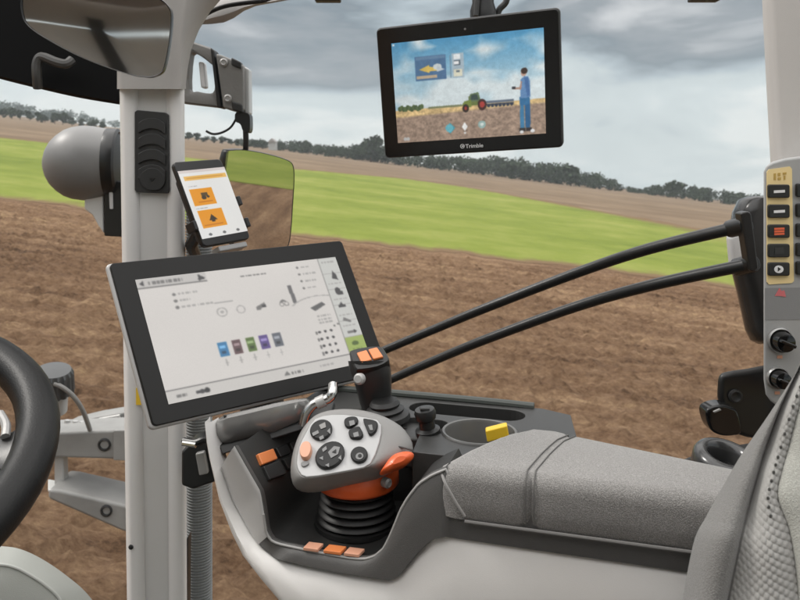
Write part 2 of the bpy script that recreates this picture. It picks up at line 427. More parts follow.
def wood(name, label, spots, mat, n=150):
    V, Fc = [], []
    for px, Y, hpx, wd in spots:
        h = hpx / F * Y; p = gpos(px, Y); mb = crown(random.randint(0, 9999), h, h * wd, n, .0)
        k = len(V); V += [v + p for v in mb.v]; Fc += [tuple(i + k for i in f) for f in mb.f]
    mb = MB(); mb.v, mb.f = V, Fc
    o = build(name, mb, mat, smooth=0, recalc=False); tag(o, label, 'woodland', kind='stuff'); return o
def interp(x, pts):
    for (a, ya), (b, yb) in zip(pts, pts[1:]):
        if a <= x <= b: return ya + (yb - ya) * (x - a) / (b - a)
    return pts[-1][1]
# far bluish wood behind the left hill crest
sp = []
for i in range(95):
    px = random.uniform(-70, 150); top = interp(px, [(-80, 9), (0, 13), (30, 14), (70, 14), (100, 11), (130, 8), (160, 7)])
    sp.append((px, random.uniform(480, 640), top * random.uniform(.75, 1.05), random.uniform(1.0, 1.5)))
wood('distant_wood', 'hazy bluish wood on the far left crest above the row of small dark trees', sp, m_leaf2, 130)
# right hand wood
sp = []
prof = [(240, 8), (276, 10), (304, 14), (337, 12), (354, 16), (371, 22), (385, 19), (420, 15), (470, 17), (490, 20), (512, 22), (530, 18), (550, 21), (580, 20), (607, 16), (622, 7), (641, 6), (661, 13), (675, 17), (692, 15), (719, 16), (746, 14), (850, 16)]
for i in range(420):
    px = random.uniform(240, 860)
    if 618 < px < 642 and random.random() < .3: continue
    sp.append((px, random.uniform(300, 345), interp(px, prof) * random.uniform(.72, 1.06), random.uniform(.9, 1.5)))
wood('woodland', 'dark green belt of wood along the top of the far field below the tablet', sp, m_leaf, 170)
for i, px in enumerate([-22, -8, 3, 12, 20, 30, 38, 45, 55, 63, 72, 82, 92, 103]):
    tree(px, random.uniform(295, 312), random.uniform(9, 13), i % 5, 'small dark tree in the sparse row across the left hill', 'small trees along the left hill crest', 1.1)
for i, px in enumerate([188, 197, 206, 214, 222, 231, 238, 247, 254, 262]):
    tree(px, random.uniform(290, 310), random.uniform(6, 9), i % 5, 'low dark bush on the skyline under the mirror bracket', 'bushes on the skyline', 1.5, 'bush')
tree(371, 296, 26, 0, 'tall round dark tree at the left edge of the tablet', None, 1.15)
tree(511, 296, 25, 2, 'dark tree of the wood just below the right half of the tablet', None, .95)
tree(676, 296, 19, 4, 'broad tree right of the gap in the wood toward the switch panel', None, 1.1)
tree(571, 296, 22, 1, 'wide dark tree left of the gap in the wood', None, 1.4)
# pale barn
p = gpos(273, 300)
t = thing('barn', 'tiny pale barn among trees on the skyline right of the wing mirror bracket', 'barn', p)
build('wall', MB().box(p + V3((0, 0, 1.6)), (2.6, 0, 0), (0, 5, 0), (0, 0, 3.2)), m_barn, t, smooth=0)
build('roof', MB().prism([p + V3((-1.5, -3.2, 3.21)), p + V3((1.5, -3.2, 3.21)), p + V3((0, -3.2, 4.6))], (0, 6.4, 0)), M('barn_roof', (.35, .33, .32), .8, var=.1), t, smooth=0)

# ------------------------------------------------------------------ front pillar
def wallpoly(pxs, d, th, mb=None):
    return (mb or MB()).prism([P(x, y, d) for x, y in pxs], (0, th, 0))
t = thing('cab_pillar', 'white upright cab pillar carrying the dark push-button pad, left of the phone', 'pillar', P(153, 620, 1.15))
D = 1.12
rows = []
for y in (86, 200, 330, 460, 620, 760):
    k = (y - 86) / 514; x0 = 119.5 + 7.5 * k; x1 = 184.5 + 2.5 * k
    prof = [(x0 + 6, .10), (x0, .05), (x0 + .6, .012), (x0 + 2.5, .003), (x0 + 5, 0), (x0 + 14, .0), (x0 + 17, .004), (x0 + 19, .0075),
            (x1 - 19, .0075), (x1 - 16, .004), (x1 - 13, 0), (x1 - 5, 0), (x1 - 2, .004), (x1, .015), (x1 - 1, .06), (x1 - 6, .10)]
    rows.append([P(x, y, D + e) for x, e in prof])
build('post', MB().loft(rows, True, True), m_white, t, smooth=60)
inset = []
for y in (86, 300, 620, 760):
    k = (y - 86) / 514; x0 = 119.5 + 7.5 * k; x1 = 184.5 + 2.5 * k
    inset.append([P(x0 + 18.5, y, D + .0065), P((x0 + x1) / 2, y, D + .0055), P(x1 - 18.5, y, D + .0065)])
build('inset_strip', MB().loft(inset), m_pgrey, t)
pad = build('button_pad', MB().prism([P(134.5, 112, D - .002), P(137, 110, D - .002), P(165, 112.5, D - .002), P(168, 115, D - .002), P(169, 191, D - .002), P(167, 193.5, D - .002), P(137, 192.5, D - .002), P(134.5, 190, D - .002)], (0, .012, 0)), m_dark, t, bevel=.001)
for i in range(4):
    y = 118 + i * 15.5
    arc = [(138, y + 5), (144, y + 1.5), (151.5, y), (159, y + 1.5), (165, y + 6)]
    low = [(165, y + 16), (159, y + 12), (151.5, y + 10.5), (144, y + 11.8), (138, y + 15)]
    build('button', wallpoly(spline2(arc, 4) + spline2(low, 4), D - .0052, .005), m_dark, pad, bevel=.0007)
b = build('button', wallpoly(spline2([(140, 182), (140, 175), (147, 169), (152, 168), (158, 169.5), (164, 176), (164, 184), (158, 190), (146, 189)], 4, True), D - .0055, .005), m_dark, pad, bevel=.0007)
build('symbol', MB().prism([P(149, 178, D - .0062), P(155, 178, D - .0062), P(152, 182, D - .0062)], (0, .001, 0)), m_black, b, smooth=0)
build('screw', MB().lathe(P(131, 547, D), (0, -1, 0), [(.0035, -.002), (.0035, .0012), (.002, .002)], 14), m_dark, t)
build('sticker', MB().prism([P(136, 388, D - .0012), P(143, 388, D - .0012), P(143, 405, D - .0012), P(136, 405, D - .0012)], (0, .001, 0)), m_yellow, t, smooth=0, label='small yellow sticker')
build('door_seal', MB().prism([P(177, 560, D + .02), P(188, 536, D + .02), P(187, 640, D + .02), P(176, 640, D + .02)], (0, .02, 0)), m_black, t, bevel=.002)
rows = []
for y, a, b_, c, e in ((89, 117, 171, 179, 186), (84, 117, 172, 180, 186), (70, 117, 172, 180, 187.5), (50, 115, 172, 181, 191), (30, 112, 173, 183, 199), (12, 108, 174, 185, 210), (-4, 104, 175, 188, 224), (-30, 98, 178, 196, 262)):
    rows.append([P(a, y, 1.19), P(a + 1, y, 1.115), P(a + 5, y, 1.10), P(b_ - 12, y, 1.10), P(b_, y, 1.104), P(c - 2.5, y, 1.094), P(c + 1, y, 1.094), P(c + (e - c) * .55, y, 1.11), P(e, y, 1.15), P(e - 1, y, 1.19)])
build('roof_corner_trim', MB().loft(rows, True, True), m_trim, t, smooth=70)

# ------------------------------------------------------------------ roof pieces
t = thing('roof_rail', 'grey roof rail with black seal curving along the top edge right of the pillar', 'roof rail', P(300, -6, 1.2))
build('seal', MB().tube(spline([P(199, 25, 1.2), P(203, 17, 1.2), P(212, 11, 1.2), P(226, 6, 1.2), P(245, 3, 1.2), P(262, 1, 1.2), P(300, -5, 1.2), P(500, -14, 1.2), P(900, -16, 1.2)], 6), .0035, 10), m_rubber, t)
rows = []
for x, y0, y1 in ((202, 24.5, 17), (212, 24, 12), (224, 22.5, 7.5), (234, 18, 5), (244, 11, 3.5), (256, 6, 2), (300, -2, -5), (500, -12, -14), (900, -14, -16)):
    rows.append([P(x, y0, 1.225), P(x, (y0 + y1) / 2, 1.205), P(x, y1, 1.21), P(x, y1 - 14, 1.24), P(x, y1 - 14, 1.3), P(x, y0, 1.3)])
build('rail_cover', MB().loft(rows, True, True), m_trim, t, smooth=60)
build('clip', MB().box(P(328, -2, 1.19), (.04, 0, 0), (0, .02, 0), (0, 0, .012)), m_dark, t, bevel=.002)
build('clip', MB().box(P(704, -3, 1.19), (.045, 0, 0), (0, .02, 0), (0, 0, .014)), m_dark, t, bevel=.002)

t = thing('roof_visor', 'black tinted roof visor filling the top left corner behind the mirror', 'visor', P(60, 90, 1.32))
edge = spline2([(-90, 55), (-40, 68), (0, 79), (40, 89), (80, 98), (122, 105)], 4)
rows = [[P(x, y, 1.30) for x, y in edge], [P(x, y - 3, 1.285) for x, y in edge], [P(x, y - 40, 1.30) for x, y in edge], [P(x, y - 190, 1.36) for x, y in edge],
        [P(x, y - 190, 1.42) for x, y in edge], [P(x, y - 2, 1.33) for x, y in edge]]
build('visor_panel', MB().loft([[r[i] for r in rows] for i in range(len(edge))], True, True), M('visor_tint', (.004, .004, .004), .6, spec=.06), t, smooth=50)
build('handle', MB().tube(spline([P(38, 88, 1.27), P(37, 76, 1.262), P(37, 63, 1.262), P(42, 57, 1.262), P(56, 62, 1.258), P(66, 64, 1.258), P(72, 60, 1.265)], 5), .008, 10), M('visor_bend_grey', (.055, .053, .05), .4), t)  # bent grey tube on the visor face, maybe not a handle
build('rear_lining', MB().prism([V3((-1.7, -1.6, 2.93)), V3((.7, -1.6, 2.93)), V3((.7, -.15, 3.02)), V3((-1.7, -.15, 3.02))], (0, 0, .03)), m_trim, thing('roof_lining', 'grey roof lining behind the driver seen in the interior mirror', 'roof lining', (0, -.7, 2.98)), smooth=0)

t = thing('added_rear_wall', 'added grey wall behind the camera, shading the cab and seen in the interior mirror', 'added wall', (-.3, -1.62, 1.2))  # unseen wall added to cut light on camera-facing surfaces; shows in the mirror
build('added_wall_panel', MB().box(V3((-.5, -1.66, 1.93)), (2.6, 0, 0), (0, .05, 0), (0, 0, 1.52)), M('added_wall_grey', (.60, .59, .57), .7, bump=(800, .2, .001), var=.06), t, bevel=.01)
build('added_upper_panel', MB().box(V3((-.5, -1.64, 2.83)), (2.6, 0, 0), (0, .05, 0), (0, 0, .24)), m_trim, t, bevel=.01)
for x in (-1.75, -.5, .75): build('post', MB().box(V3((x, -1.62, 2.5)), (.09, 0, 0), (0, .09, 0), (0, 0, .6)), m_dark, t, bevel=.01)
o = build('added_floor', MB().box(V3((-.5, -.25, 1.18)), (2.6, 0, 0), (0, 2.7, 0), (0, 0, .04)), m_rubber, smooth=0); o['kind'] = 'structure'  # unseen dark floor, added with the wall to deepen the cab's shade

# ------------------------------------------------------------------ interior mirror
t = thing('interior_mirror', 'large rounded interior mirror reflecting the grey cab, top left beside the pillar', 'mirror', P(100, -30, .82))
outl = spline2([(21, 0), (21.6, 12), (25, 22), (34, 31), (50, 41), (74, 54), (100, 65), (130, 75), (142, 77), (152, 77.5), (161, 74), (165.5, 67), (170, 45), (172.5, 17), (169, 6), (157, -3), (125, -16), (80, -28), (40, -28), (25, -14)], 4, True)
mo = P(100, 25, .82); mn = V3((.15, -.98, -.07)).normalized()
mc = sum((RP(x, y, mo, mn) for x, y in outl), V3()) / len(outl)
ring = [RP(x, y, mo, mn) for x, y in outl]
def sc_(r, s, off): return [mc + (p - mc) * s + mn * off for p in r]
build('mirror_housing', MB().loft([sc_(ring, .975, .0015), sc_(ring, .992, .0035), sc_(ring, 1.0, .001), sc_(ring, 1.0, -.008), sc_(ring, .85, -.03), sc_(ring, .4, -.04)], True, False).add(sc_(ring, .4, -.04), [tuple(range(len(ring)))]), m_black, t, smooth=50)
rows = [[mc + (p - mc) * s + mn * (.0012 * (1 - s * s) + .0005) for p in ring] for s in (.98, .85, .7, .55, .4, .25, .1, .02)]
build('mirror_glass', MB().loft(rows, True, False).add(rows[-1], [tuple(range(len(ring)))]), m_mir2, t, smooth=180)
build('mirror_arm', MB().tube(spline([mc - mn * .035, P(110, -20, .9), P(120, -60, .95)], 5), .009, 10), m_black, t)

# ------------------------------------------------------------------ work lamp
c = P(83, 163, 1.9); R = 37.5 / F * 1.9
t = thing('work_lamp', 'grey ball-shaped lamp outside, left of the white pillar', 'lamp', P(100, 235, 1.9))
ax = V3((1, .15, 0)).normalized()
build('housing', MB().lathe(c, ax, [(.002, -R * 1.0), (R * .22, -R * .975), (R * .42, -R * .9), (R * .6, -R * .79), (R * .76, -R * .63), (R * .88, -R * .46), (R * .96, -R * .25), (R * 1.0, 0), (R * .985, R * .25), (R * .95, R * .45), (R * .92, R * .62)], 40), m_lamp, t, smooth=60)
build('lamp_ring', MB().lathe(c, ax, [(R * .90, R * .60), (R * .93, R * .64), (R * .92, R * .9), (R * .84, R * .95), (R * .8, R * .9)], 40), m_black, t, smooth=40)
build('lens', MB().lathe(c, ax, [(R * .82, R * .9), (R * .5, R * 1.02), (.002, R * 1.06)], 32), m_dark, t, smooth=60)
build('adjuster', MB().tube([P(49, 174, 1.86), P(58, 171, 1.845)], [.004, .008], 8), m_lamp, t)
mb = MB().prism([P(x, y, 1.88) for x, y in ((103, 181), (104, 234), (98, 226), (92, 215), (84, 209), (84, 200), (92, 193))], (0, .05, 0))
build('bracket', mb, M('lamp_bracket', (.74, .74, .73), .45, .2, var=.08), t, bevel=.004)
build('bracket_plate', MB().prism([P(x, y, 1.87) for x, y in ((104, 180), (122, 182), (122, 237), (104, 236))], (0, .06, 0)), m_black, t, bevel=.003)
build('stem', MB().prism([P(x, y, 1.865) for x, y in ((108.5, 182), (112, 182), (112.5, 209), (109.5, 209))], (0, .01, 0)), M('lamp_stem', (.6, .6, .6), .4), t, bevel=.001)

# ------------------------------------------------------------------ wing mirror
t = thing('wing_mirror', 'wing mirror reflecting field, hung from grey bracket with a window hole', 'wing mirror', P(240, 130, 1.45))
d = 1.42
o = build('bracket', wallpoly([(170, 42), (191, 41), (212, 48), (220, 107.5), (182, 103), (170, 100)], d, .03), m_bracket, t, smooth=30)
cut(o, wallpoly(spline2([(183, 50), (190, 50), (202, 58.5), (207, 65), (207.5, 86), (203, 90.5), (190, 88.5), (181, 86)], 3, True), d - .05, .15))
o.modifiers.new('bevel', 'BEVEL').width = .003
build('bracket_bar', wallpoly([(198, 61), (204, 62), (206.5, 88), (200.5, 88)], d + .022, .02), M('bracket_bar', (.85, .85, .85), .4, var=.05), t, bevel=.004)
build('bracket_seal', wallpoly([(210, 47), (214, 50), (222, 108), (217, 107.5)], d - .012, .04), m_rubber, t, bevel=.003)
mbx = build('motor_box', wallpoly([(215.5, 53), (222, 55), (241, 63), (243.5, 67), (244, 110), (240, 112.5), (223, 108)], d - .02, .06), m_bracket, t, bevel=.005)
for x, y in ((224, 62.5), (228, 98.5)):
    build('screw', MB().lathe(P(x, y, d - .02), (0, -1, 0), [(.0075, -.002), (.0075, .003), (.005, .005), (.003, .0035)], 14), m_alu, mbx)
build('corner_cap', wallpoly([(231, 57), (241, 62), (241, 69), (231, 65)], d - .024, .02), m_dark, mbx, bevel=.003)
build('corner_cap', wallpoly([(231, 101), (242, 104), (243, 113), (232, 110)], d - .024, .02), m_dark, mbx, bevel=.003)
build('cover_strip', wallpoly([(244, 66), (249, 69), (249.5, 114), (244.5, 114)], d - .005, .03), M('pale_cover', (.55, .56, .56), .35), t, bevel=.003)
build('joint', wallpoly(spline2([(236, 112), (248, 113), (250, 121), (249, 132), (243, 131), (240, 124), (235, 121)], 3, True), d - .015, .03), m_black, t, bevel=.003)
build('rod', MB().tube([P(245.5, 126, d), P(246, 140, d), P(245.5, 156, d + .02)], .0052, 12), m_dark, t)
build('cable', MB().tube(spline([P(237, 117, d), P(231, 127, d), P(222, 132.5, d), P(213, 134, d), P(206, 131, d)], 5), .0022, 8), m_rubber, t)
wo = P(258, 200, 1.46); wn = V3((.719, -.685, -.114)).normalized()
outl = spline2([(225, 152.5), (231, 149.5), (245, 149.3), (267, 153.3), (287, 159.5), (293, 165.5), (294, 180), (292.5, 205), (291, 228), (288, 246), (280, 254), (258, 256), (240, 254), (233, 246), (229, 215), (224, 175)], 3, True)
ring = [RP(x, y, wo, wn) for x, y in outl]; wc = sum(ring, V3()) / len(ring)
def sw(s, off): return [wc + (p - wc) * s + wn * off for p in ring]
build('mirror_housing', MB().loft([sw(.975, .001), sw(.985, .003), sw(1, 0), sw(1.0, -.012), sw(.8, -.045), sw(.4, -.06)], True, False).add(sw(.4, -.06), [tuple(range(len(ring)))]), m_black, t, smooth=50)
build('mirror_glass', MB().add(sw(.978, .0015), [tuple(range(len(ring)))]), m_mir, t, smooth=0)

# ------------------------------------------------------------------ screens
class Canvas:
    def __init__(s, w, h, bg):
        s.w, s.h = w, h; s.a = np.ones((h, w, 3)) * np.array(bg, float)
        s.X, s.Y = np.meshgrid((np.arange(w) + .5) / w, (np.arange(h) + .5) / h)
    def put(s, mask, c): s.a[mask] = c
    def rect(s, x0, y0, x1, y1, c): s.put((s.X >= x0) & (s.X < x1) & (s.Y >= y0) & (s.Y < y1), c)
    def ell(s, x, y, rx, ry, c): s.put(((s.X - x) / rx) ** 2 + ((s.Y - y) / ry) ** 2 < 1, c)
    def ring(s, x, y, rx, ry, k, c):
        q = ((s.X - x) / rx) ** 2 + ((s.Y - y) / ry) ** 2; s.put((q < 1) & (q > k), c)
    def poly(s, pts, c):
        m = np.zeros_like(s.X, bool); n = len(pts)
        for i in range(n):
            (x0, y0), (x1, y1) = pts[i], pts[(i + 1) % n]
            if y0 == y1: continue
            m ^= ((s.Y < y0) != (s.Y < y1)) & (s.X < (x1 - x0) * (s.Y - y0) / (y1 - y0) + x0)
        s.put(m, c)
    def dashes(s, x0, x1, y, h, c, seed=0, gap=.35):       # unreadable small print
        r = random.Random(seed); x = x0
        while x < x1:
            w = r.uniform(.006, .02); s.rect(x, y, min(x + w, x1), y + h, c); x += w + r.uniform(.003, .008)
    def noise(s, amt, fx, fy, seed, mask=None):
        r = np.random.default_rng(seed); g = r.random((fy + 2, fx + 2))
        gx, gy = s.X * fx, s.Y * fy; ix, iy = gx.astype(int), gy.astype(int); tx, ty = gx - ix, gy - iy
        v = (g[iy, ix] * (1 - tx) + g[iy, ix + 1] * tx) * (1 - ty) + (g[iy + 1, ix] * (1 - tx) + g[iy + 1, ix + 1] * tx) * ty
        return v
def soften(cv, n, grain, seed):
    for _ in range(n):
        p = np.pad(cv.a, ((1, 1), (1, 1), (0, 0)), 'edge')
        cv.a = p[1:-1, 1:-1] * .36 + (p[:-2, 1:-1] + p[2:, 1:-1] + p[1:-1, :-2] + p[1:-1, 2:]) * .16
    r = np.random.default_rng(seed); cv.a = cv.a * (1 + grain * (r.random(cv.a.shape[:2])[..., None] - .5)) 
def screen(name, cv, corners, mat, parent, nrm, off=.0006):
    tl, tr, br, bl = corners; w, h = cv.w, cv.h
    V = []
    for j in range(h + 1):
        a = tl.lerp(bl, j / h); b_ = tr.lerp(br, j / h)
        V += [a.lerp(b_, i / w) + nrm * off for i in range(w + 1)]
    Fc = [(j * (w + 1) + i, j * (w + 1) + i + 1, (j + 1) * (w + 1) + i + 1, (j + 1) * (w + 1) + i) for j in range(h) for i in range(w)]
    mb = MB(); mb.v, mb.f = V, Fc
    o = build(name, mb, mat, parent, smooth=0, recalc=False)
    a = np.clip(cv.a, 0, 255) / 255; l = np.where(a > .04045, ((a + .055) / 1.055) ** 2.4, a / 12.92)
    col = np.ones((w * h, 4, 4)); col[:, :, :3] = l.reshape(-1, 1, 3)
    at = o.data.color_attributes.new('Col', 'FLOAT_COLOR', 'CORNER'); at.data.foreach_set('color', col.ravel())
    return o

# --- terminal
fr = Frame([(109, 263), (342, 240), (390, 372), (153, 427)], .85)
t = thing('terminal', 'big black-framed touchscreen terminal with pale menu page, beside the white pillar', 'touchscreen', fr.at(fr.W / 2, fr.H, -.02))
body = [fr.at(u, v, -.004) for u, v in rrect(-.0025, -.001, fr.W + .001, fr.H + .002, .006)]
build('housing', MB().prism(body, -fr.n * .008), M('terminal_housing', (.5, .49, .48), .4, .15, rvar=.05), t, bevel=.003, seg=3)
build('back_cover', MB().prism([fr.at(u, v, -.011) for u, v in rrect(.03, .02, fr.W - .02, fr.H - .02, .01)], -fr.n * .02), m_dark, t, bevel=.004)
bez = build('bezel', MB().prism([fr.at(u, v, 0) for u, v in rrect(.0005, .0005, fr.W - .0008, fr.H - .0005, .005)], -fr.n * .006), M('terminal_bezel', (.012, .0115, .011), .45, spec=.3, rvar=.06), t, bevel=.0012)
cv = Canvas(300, 180, (216, 211, 206)); G = (120, 118, 116); LG = (170, 167, 164); DK = (70, 69, 70)
cv.a += (cv.noise(1, 3, 3, 4)[..., None] - .5) * 8
cv.rect(0, 0, .31, .075, (196, 192, 188)); cv.rect(0, .075, .31, .085, G); cv.poly([(.012, .04), (.03, .015), (.03, .065)], DK)
cv.dashes(.05, .2, .03, .025, G, 1); cv.poly([(.275, .015), (.305, .05), (.275, .07)], DK); cv.rect(.27, .05, .3, .06, DK)
cv.dashes(.47, .6, .07, .014, G, 2)
for i, y in enumerate((.16, .215, .27)):
    cv.ell(.145, y, .008, .013, G); cv.dashes(.165, (.25, .21, .31)[i], y - .008, .017, LG, 3 + i)
cv.rect(.31, .275, .4, .281, LG)
cv.ring(.335, .36, .025, .04, .6, LG); cv.ring(.425, .36, .021, .036, .6, LG); cv.ell(.335, .36, .008, .014, LG)
cv.poly([(.50, .36), (.545, .33), (.55, .35), (.515, .39), (.5, .39)], G); cv.rect(.53, .35, .55, .37, DK)
cv.ring(.63, .37, .012, .02, .5, G); cv.ring(.655, .37, .012, .02, .5, G); cv.poly([(.62, .35), (.64, .325), (.66, .35)], G)
cv.poly([(.685, .21), (.705, .21), (.712, .38), (.692, .38)], (105, 103, 104))
for i, y in enumerate((.06, .125, .19, .255)):
    cv.ell(.77, y, .006, .011, G); cv.dashes(.79, (.84, .86, .85, .84)[i], y - .007, .015, LG, 20 + i)
th = np.abs(((cv.X - .82) / .16) ** 2 + ((cv.Y - .46) / .12) ** 2 - 1); cv.put((th < .07) & (cv.Y < .40), LG)
cv.poly([(.77, .44), (.84, .40), (.855, .43), (.79, .475)], (96, 95, 95))
for i, y in enumerate((.515, .55, .58)): cv.dashes(.79, .865, y, .016, LG, 40 + i)
for i in range(4):
    for j in range(3): cv.ell(.775 + j * .032, .665 + i * .062, .0075, .011, DK)
    cv.rect(.755, .655 + i * .062, .762, .685 + i * .062, G)
for j in range(3): cv.ell(.865 + j * .022, .63 - .01 * j, .006, .009, G)
for i, c in enumerate(((58, 122, 168), (98, 74, 76), (88, 112, 56), (92, 74, 134), (98, 102, 110))):
    x = .27 + i * .066; cv.rect(x, .605, x + .042, .72, c); cv.rect(x + .006, .635, x + .034, .655, tuple(min(255, k + 70) for k in c)); cv.rect(x + .01, .68, x + .03, .70, tuple(k * .6 for k in c))
    cv.rect(x + .018, .745, x + .023, .80, LG); cv.rect(x + .012, .77, x + .03, .778, LG)
cv.rect(.893, 0, .896, .9, G); cv.rect(.896, 0, 1, .9, (204, 204, 199))
for i in range(6): cv.rect(.896, .15 * i + .0, 1, .15 * i + .006, LG)
cv.dashes(.91, .985, .035, .016, LG, 60)
cv.poly([(.94, .20), (.955, .13), (.97, .17), (.972, .22)], DK); cv.ell(.948, .325, .016, .035, DK); cv.rect(.95, .33, .972, .36, DK)
cv.rect(.925, .455, .965, .48, DK); cv.poly([(.93, .455), (.945, .43), (.95, .455)], DK); cv.poly([(.92, .60), (.93, .57), (.965, .61), (.96, .625)], G)
cv.rect(.925, .70, .965, .72, G); cv.poly([(.96, .69), (.978, .71), (.96, .73)], DK)
for y in (.245, .395, .545, .645): cv.dashes(.91, .985, y, .013, LG, int(y * 1000))
cv.rect(.896, .755, 1, .9, (160, 178, 96)); cv.ell(.945, .815, .02, .02, (86, 104, 50)); cv.dashes(.92, .975, .86, .014, (120, 138, 70), 5)
cv.rect(0, .9, 1, .907, DK); cv.rect(0, .907, 1, 1, (206, 202, 197))
cv.dashes(.04, .085, .945, .02, G, 70); cv.ell(.15, .955, .01, .018, DK); cv.rect(.125, .945, .14, .965, DK); cv.ell(.172, .955, .012, .02, (50, 50, 50))
cv.poly([(.53, .975), (.55, .935), (.565, .975)], G); cv.dashes(.57, .63, .95, .02, G, 71); cv.dashes(.72, .8, .945, .018, LG, 72)
soften(cv, 2, .02, 6)
cor = [fr.px(x, y) for x, y in ((135, 280), (335, 257), (371.5, 361), (168.5, 404.5))]
screen('display', cv, cor, screen_mat('terminal_display', .86, .35), t, fr.n)
FR_TERM = fr

# --- tablet
fr = Frame([(376, 29), (559, 8), (562.5, 147), (385, 158)], 1.1)
t = thing('tablet', 'black tablet hanging at the top showing a tractor and a standing man in a field', 'tablet', fr.at(fr.W / 2, 0, -.01))
build('case', MB().prism([fr.at(u, v, -.002) for u, v in rrect(-.001, -.001, fr.W + .001, fr.H + .001, .007)], -fr.n * .014), m_dark, t, bevel=.003, seg=3)
build('bezel', MB().prism([fr.at(u, v, 0) for u, v in rrect(.0008, .0008, fr.W - .0008, fr.H - .0008, .0065)], -fr.n * .004), m_gloss, t, bevel=.001)
cv = Canvas(300, 205, (0, 0, 0)); X, Y = cv.X, cv.Y
n1 = cv.noise(1, 5, 6, 1) * .6 + cv.noise(1, 11, 14, 2) * .4
n2 = cv.noise(1, 60, 50, 3) * .5 + cv.noise(1, 120, 90, 9) * .5
top = np.array((72, 150, 196.)); mid = np.array((190, 214, 222.)); hor = np.array((222, 230, 230.))
k = np.clip(Y / .68, 0, 1)[..., None]
cloud = np.clip((n1 - .42) * 4 + (Y - .3) * 2.2 + np.clip(X - .84, 0, 1) * 7 * (1 - Y), 0, 1)[..., None]
k = np.clip(k * 1.5, 0, 1); sky = top * (1 - k * .8) + mid * k * .8
cv.a[:] = sky * (1 - cloud) + (hor * .75 + mid * .25) * cloud
hz = .672 - .012 * X
gmask = Y > hz
f1 = np.clip((Y - hz) / .09, 0, 1)[..., None]
gold = np.array((226, 190, 128.)); soil = np.array((166, 140, 120.))
edge_ = np.clip(((Y - .735 + .045 * X) / .02), 0, 1)[..., None]
ga = gold * (1 - edge_) + soil * edge_; ga = ga * (.72 + .5 * n2[..., None])
cv.a[gmask] = ga[gmask]
for i in range(12): cv.ell(.03 + i * .014, .658 - .01 * math.sin(i * 1.9), .014, .026, (92, 112, 70) if i % 2 else (76, 96, 62))
for i in range(14): cv.ell(.24 + i * .016, .668, .012, .012, (128, 134, 96))
cv.rect(.62, .645, .80, .67, (104, 116, 132)); cv.rect(.62, .672, .80, .69, (74, 84, 100))
for i in range(7): cv.ell(.635 + i * .025, .69, .011, .017, (58, 66, 82))
cv.rect(.505, .585, .575, .68, (112, 128, 66)); cv.poly([(.50, .64), (.515, .565), (.57, .55), (.585, .64)], (98, 120, 84)); cv.poly([(.515, .625), (.525, .575), (.56, .568), (.57, .625)], (64, 82, 78))
cv.poly([(.46, .66), (.475, .63), (.52, .62), (.52, .69), (.465, .70)], (122, 140, 62))
cv.ell(.482, .70, .022, .04, (60, 50, 44)); cv.ell(.482, .70, .010, .018, (170, 60, 50)); cv.ell(.592, .675, .03, .056, (74, 46, 44)); cv.ell(.592, .675, .017, .03, (184, 62, 56))
cv.rect(.155, .155, .365, .395, (78, 116, 156)); cv.rect(.16, .16, .36, .19, (98, 134, 168)); cv.rect(.16, .345, .30, .375, (196, 172, 140))
cv.poly([(.18, .285), (.25, .245), (.25, .265), (.30, .27), (.30, .305), (.25, .31), (.25, .325)], (226, 190, 88)); cv.ell(.305, .27, .03, .03, (206, 214, 214)); cv.poly([(.30, .26), (.355, .3), (.30, .32)], (190, 200, 206))
cv.rect(.405, .155, .482, .395, (168, 188, 200)); cv.rect(.418, .165, .46, .215, (232, 236, 236)); cv.rect(.418, .225, .46, .275, (96, 110, 120)); cv.rect(.418, .235, .45, .262, (240, 240, 240)); cv.rect(.412, .31, .47, .38, (226, 222, 196)); cv.rect(.43, .32, .455, .34, (110, 124, 134))
cv.rect(.39, .17, .397, .39, (120, 146, 166))
cv.poly([(.835, .945), (.84, .66), (.865, .655), (.862, .945)], (62, 128, 172)); cv.poly([(.872, .95), (.868, .655), (.90, .65), (.905, .80), (.90, .95)], (44, 98, 146))
cv.poly([(.835, .68), (.836, .63), (.90, .625), (.905, .70), (.84, .72)], (52, 112, 160))
cv.poly([(.848, .465), (.87, .435), (.895, .44), (.908, .49), (.905, .64), (.842, .645), (.845, .55)], (96, 140, 190)); cv.poly([(.87, .45), (.895, .45), (.905, .62), (.885, .63)], (70, 112, 168))
cv.poly([(.848, .48), (.856, .485), (.85, .56), (.80, .555), (.80, .54), (.84, .535)], (178, 140, 122)); cv.rect(.79, .525, .812, .55, (60, 60, 66))
cv.ell(.868, .405, .018, .032, (196, 156, 136)); cv.ell(.872, .385, .021, .03, (66, 50, 44)); cv.rect(.83, .93, .87, .965, (60, 56, 56)); cv.rect(.872, .93, .91, .965, (54, 50, 52))
cv.poly([(.335, .885), (.37, .83), (.405, .885), (.37, .94)], (76, 160, 178)); cv.ell(.365, .885, .025, .04, (96, 184, 200))
cv.poly([(.45, .88), (.47, .835), (.49, .88), (.47, .925)], (240, 240, 236)); cv.rect(.462, .93, .478, .95, (220, 220, 216))
cv.ell(.585, .87, .026, .038, (150, 182, 176)); cv.ell(.585, .87, .012, .018, (210, 222, 216))
for x in (.055, .075): cv.ell(x, .965, .012, .018, (190, 190, 188))
cv.ell(.845, .97, .012, .016, (225, 225, 225)); cv.ell(.915, .965, .014, .018, (225, 225, 225)); cv.rect(.008, .01, .02, .03, (220, 230, 235))
tx = cv.noise(1, 34, 26, 21) * .5 + cv.noise(1, 80, 60, 22) * .5
cv.a = cv.a * (.86 + .28 * tx[..., None] * .5 + .07) * (1 - .10 * np.clip(1 - X, 0, 1)[..., None] * .6)
soften(cv, 2, .06, 5)
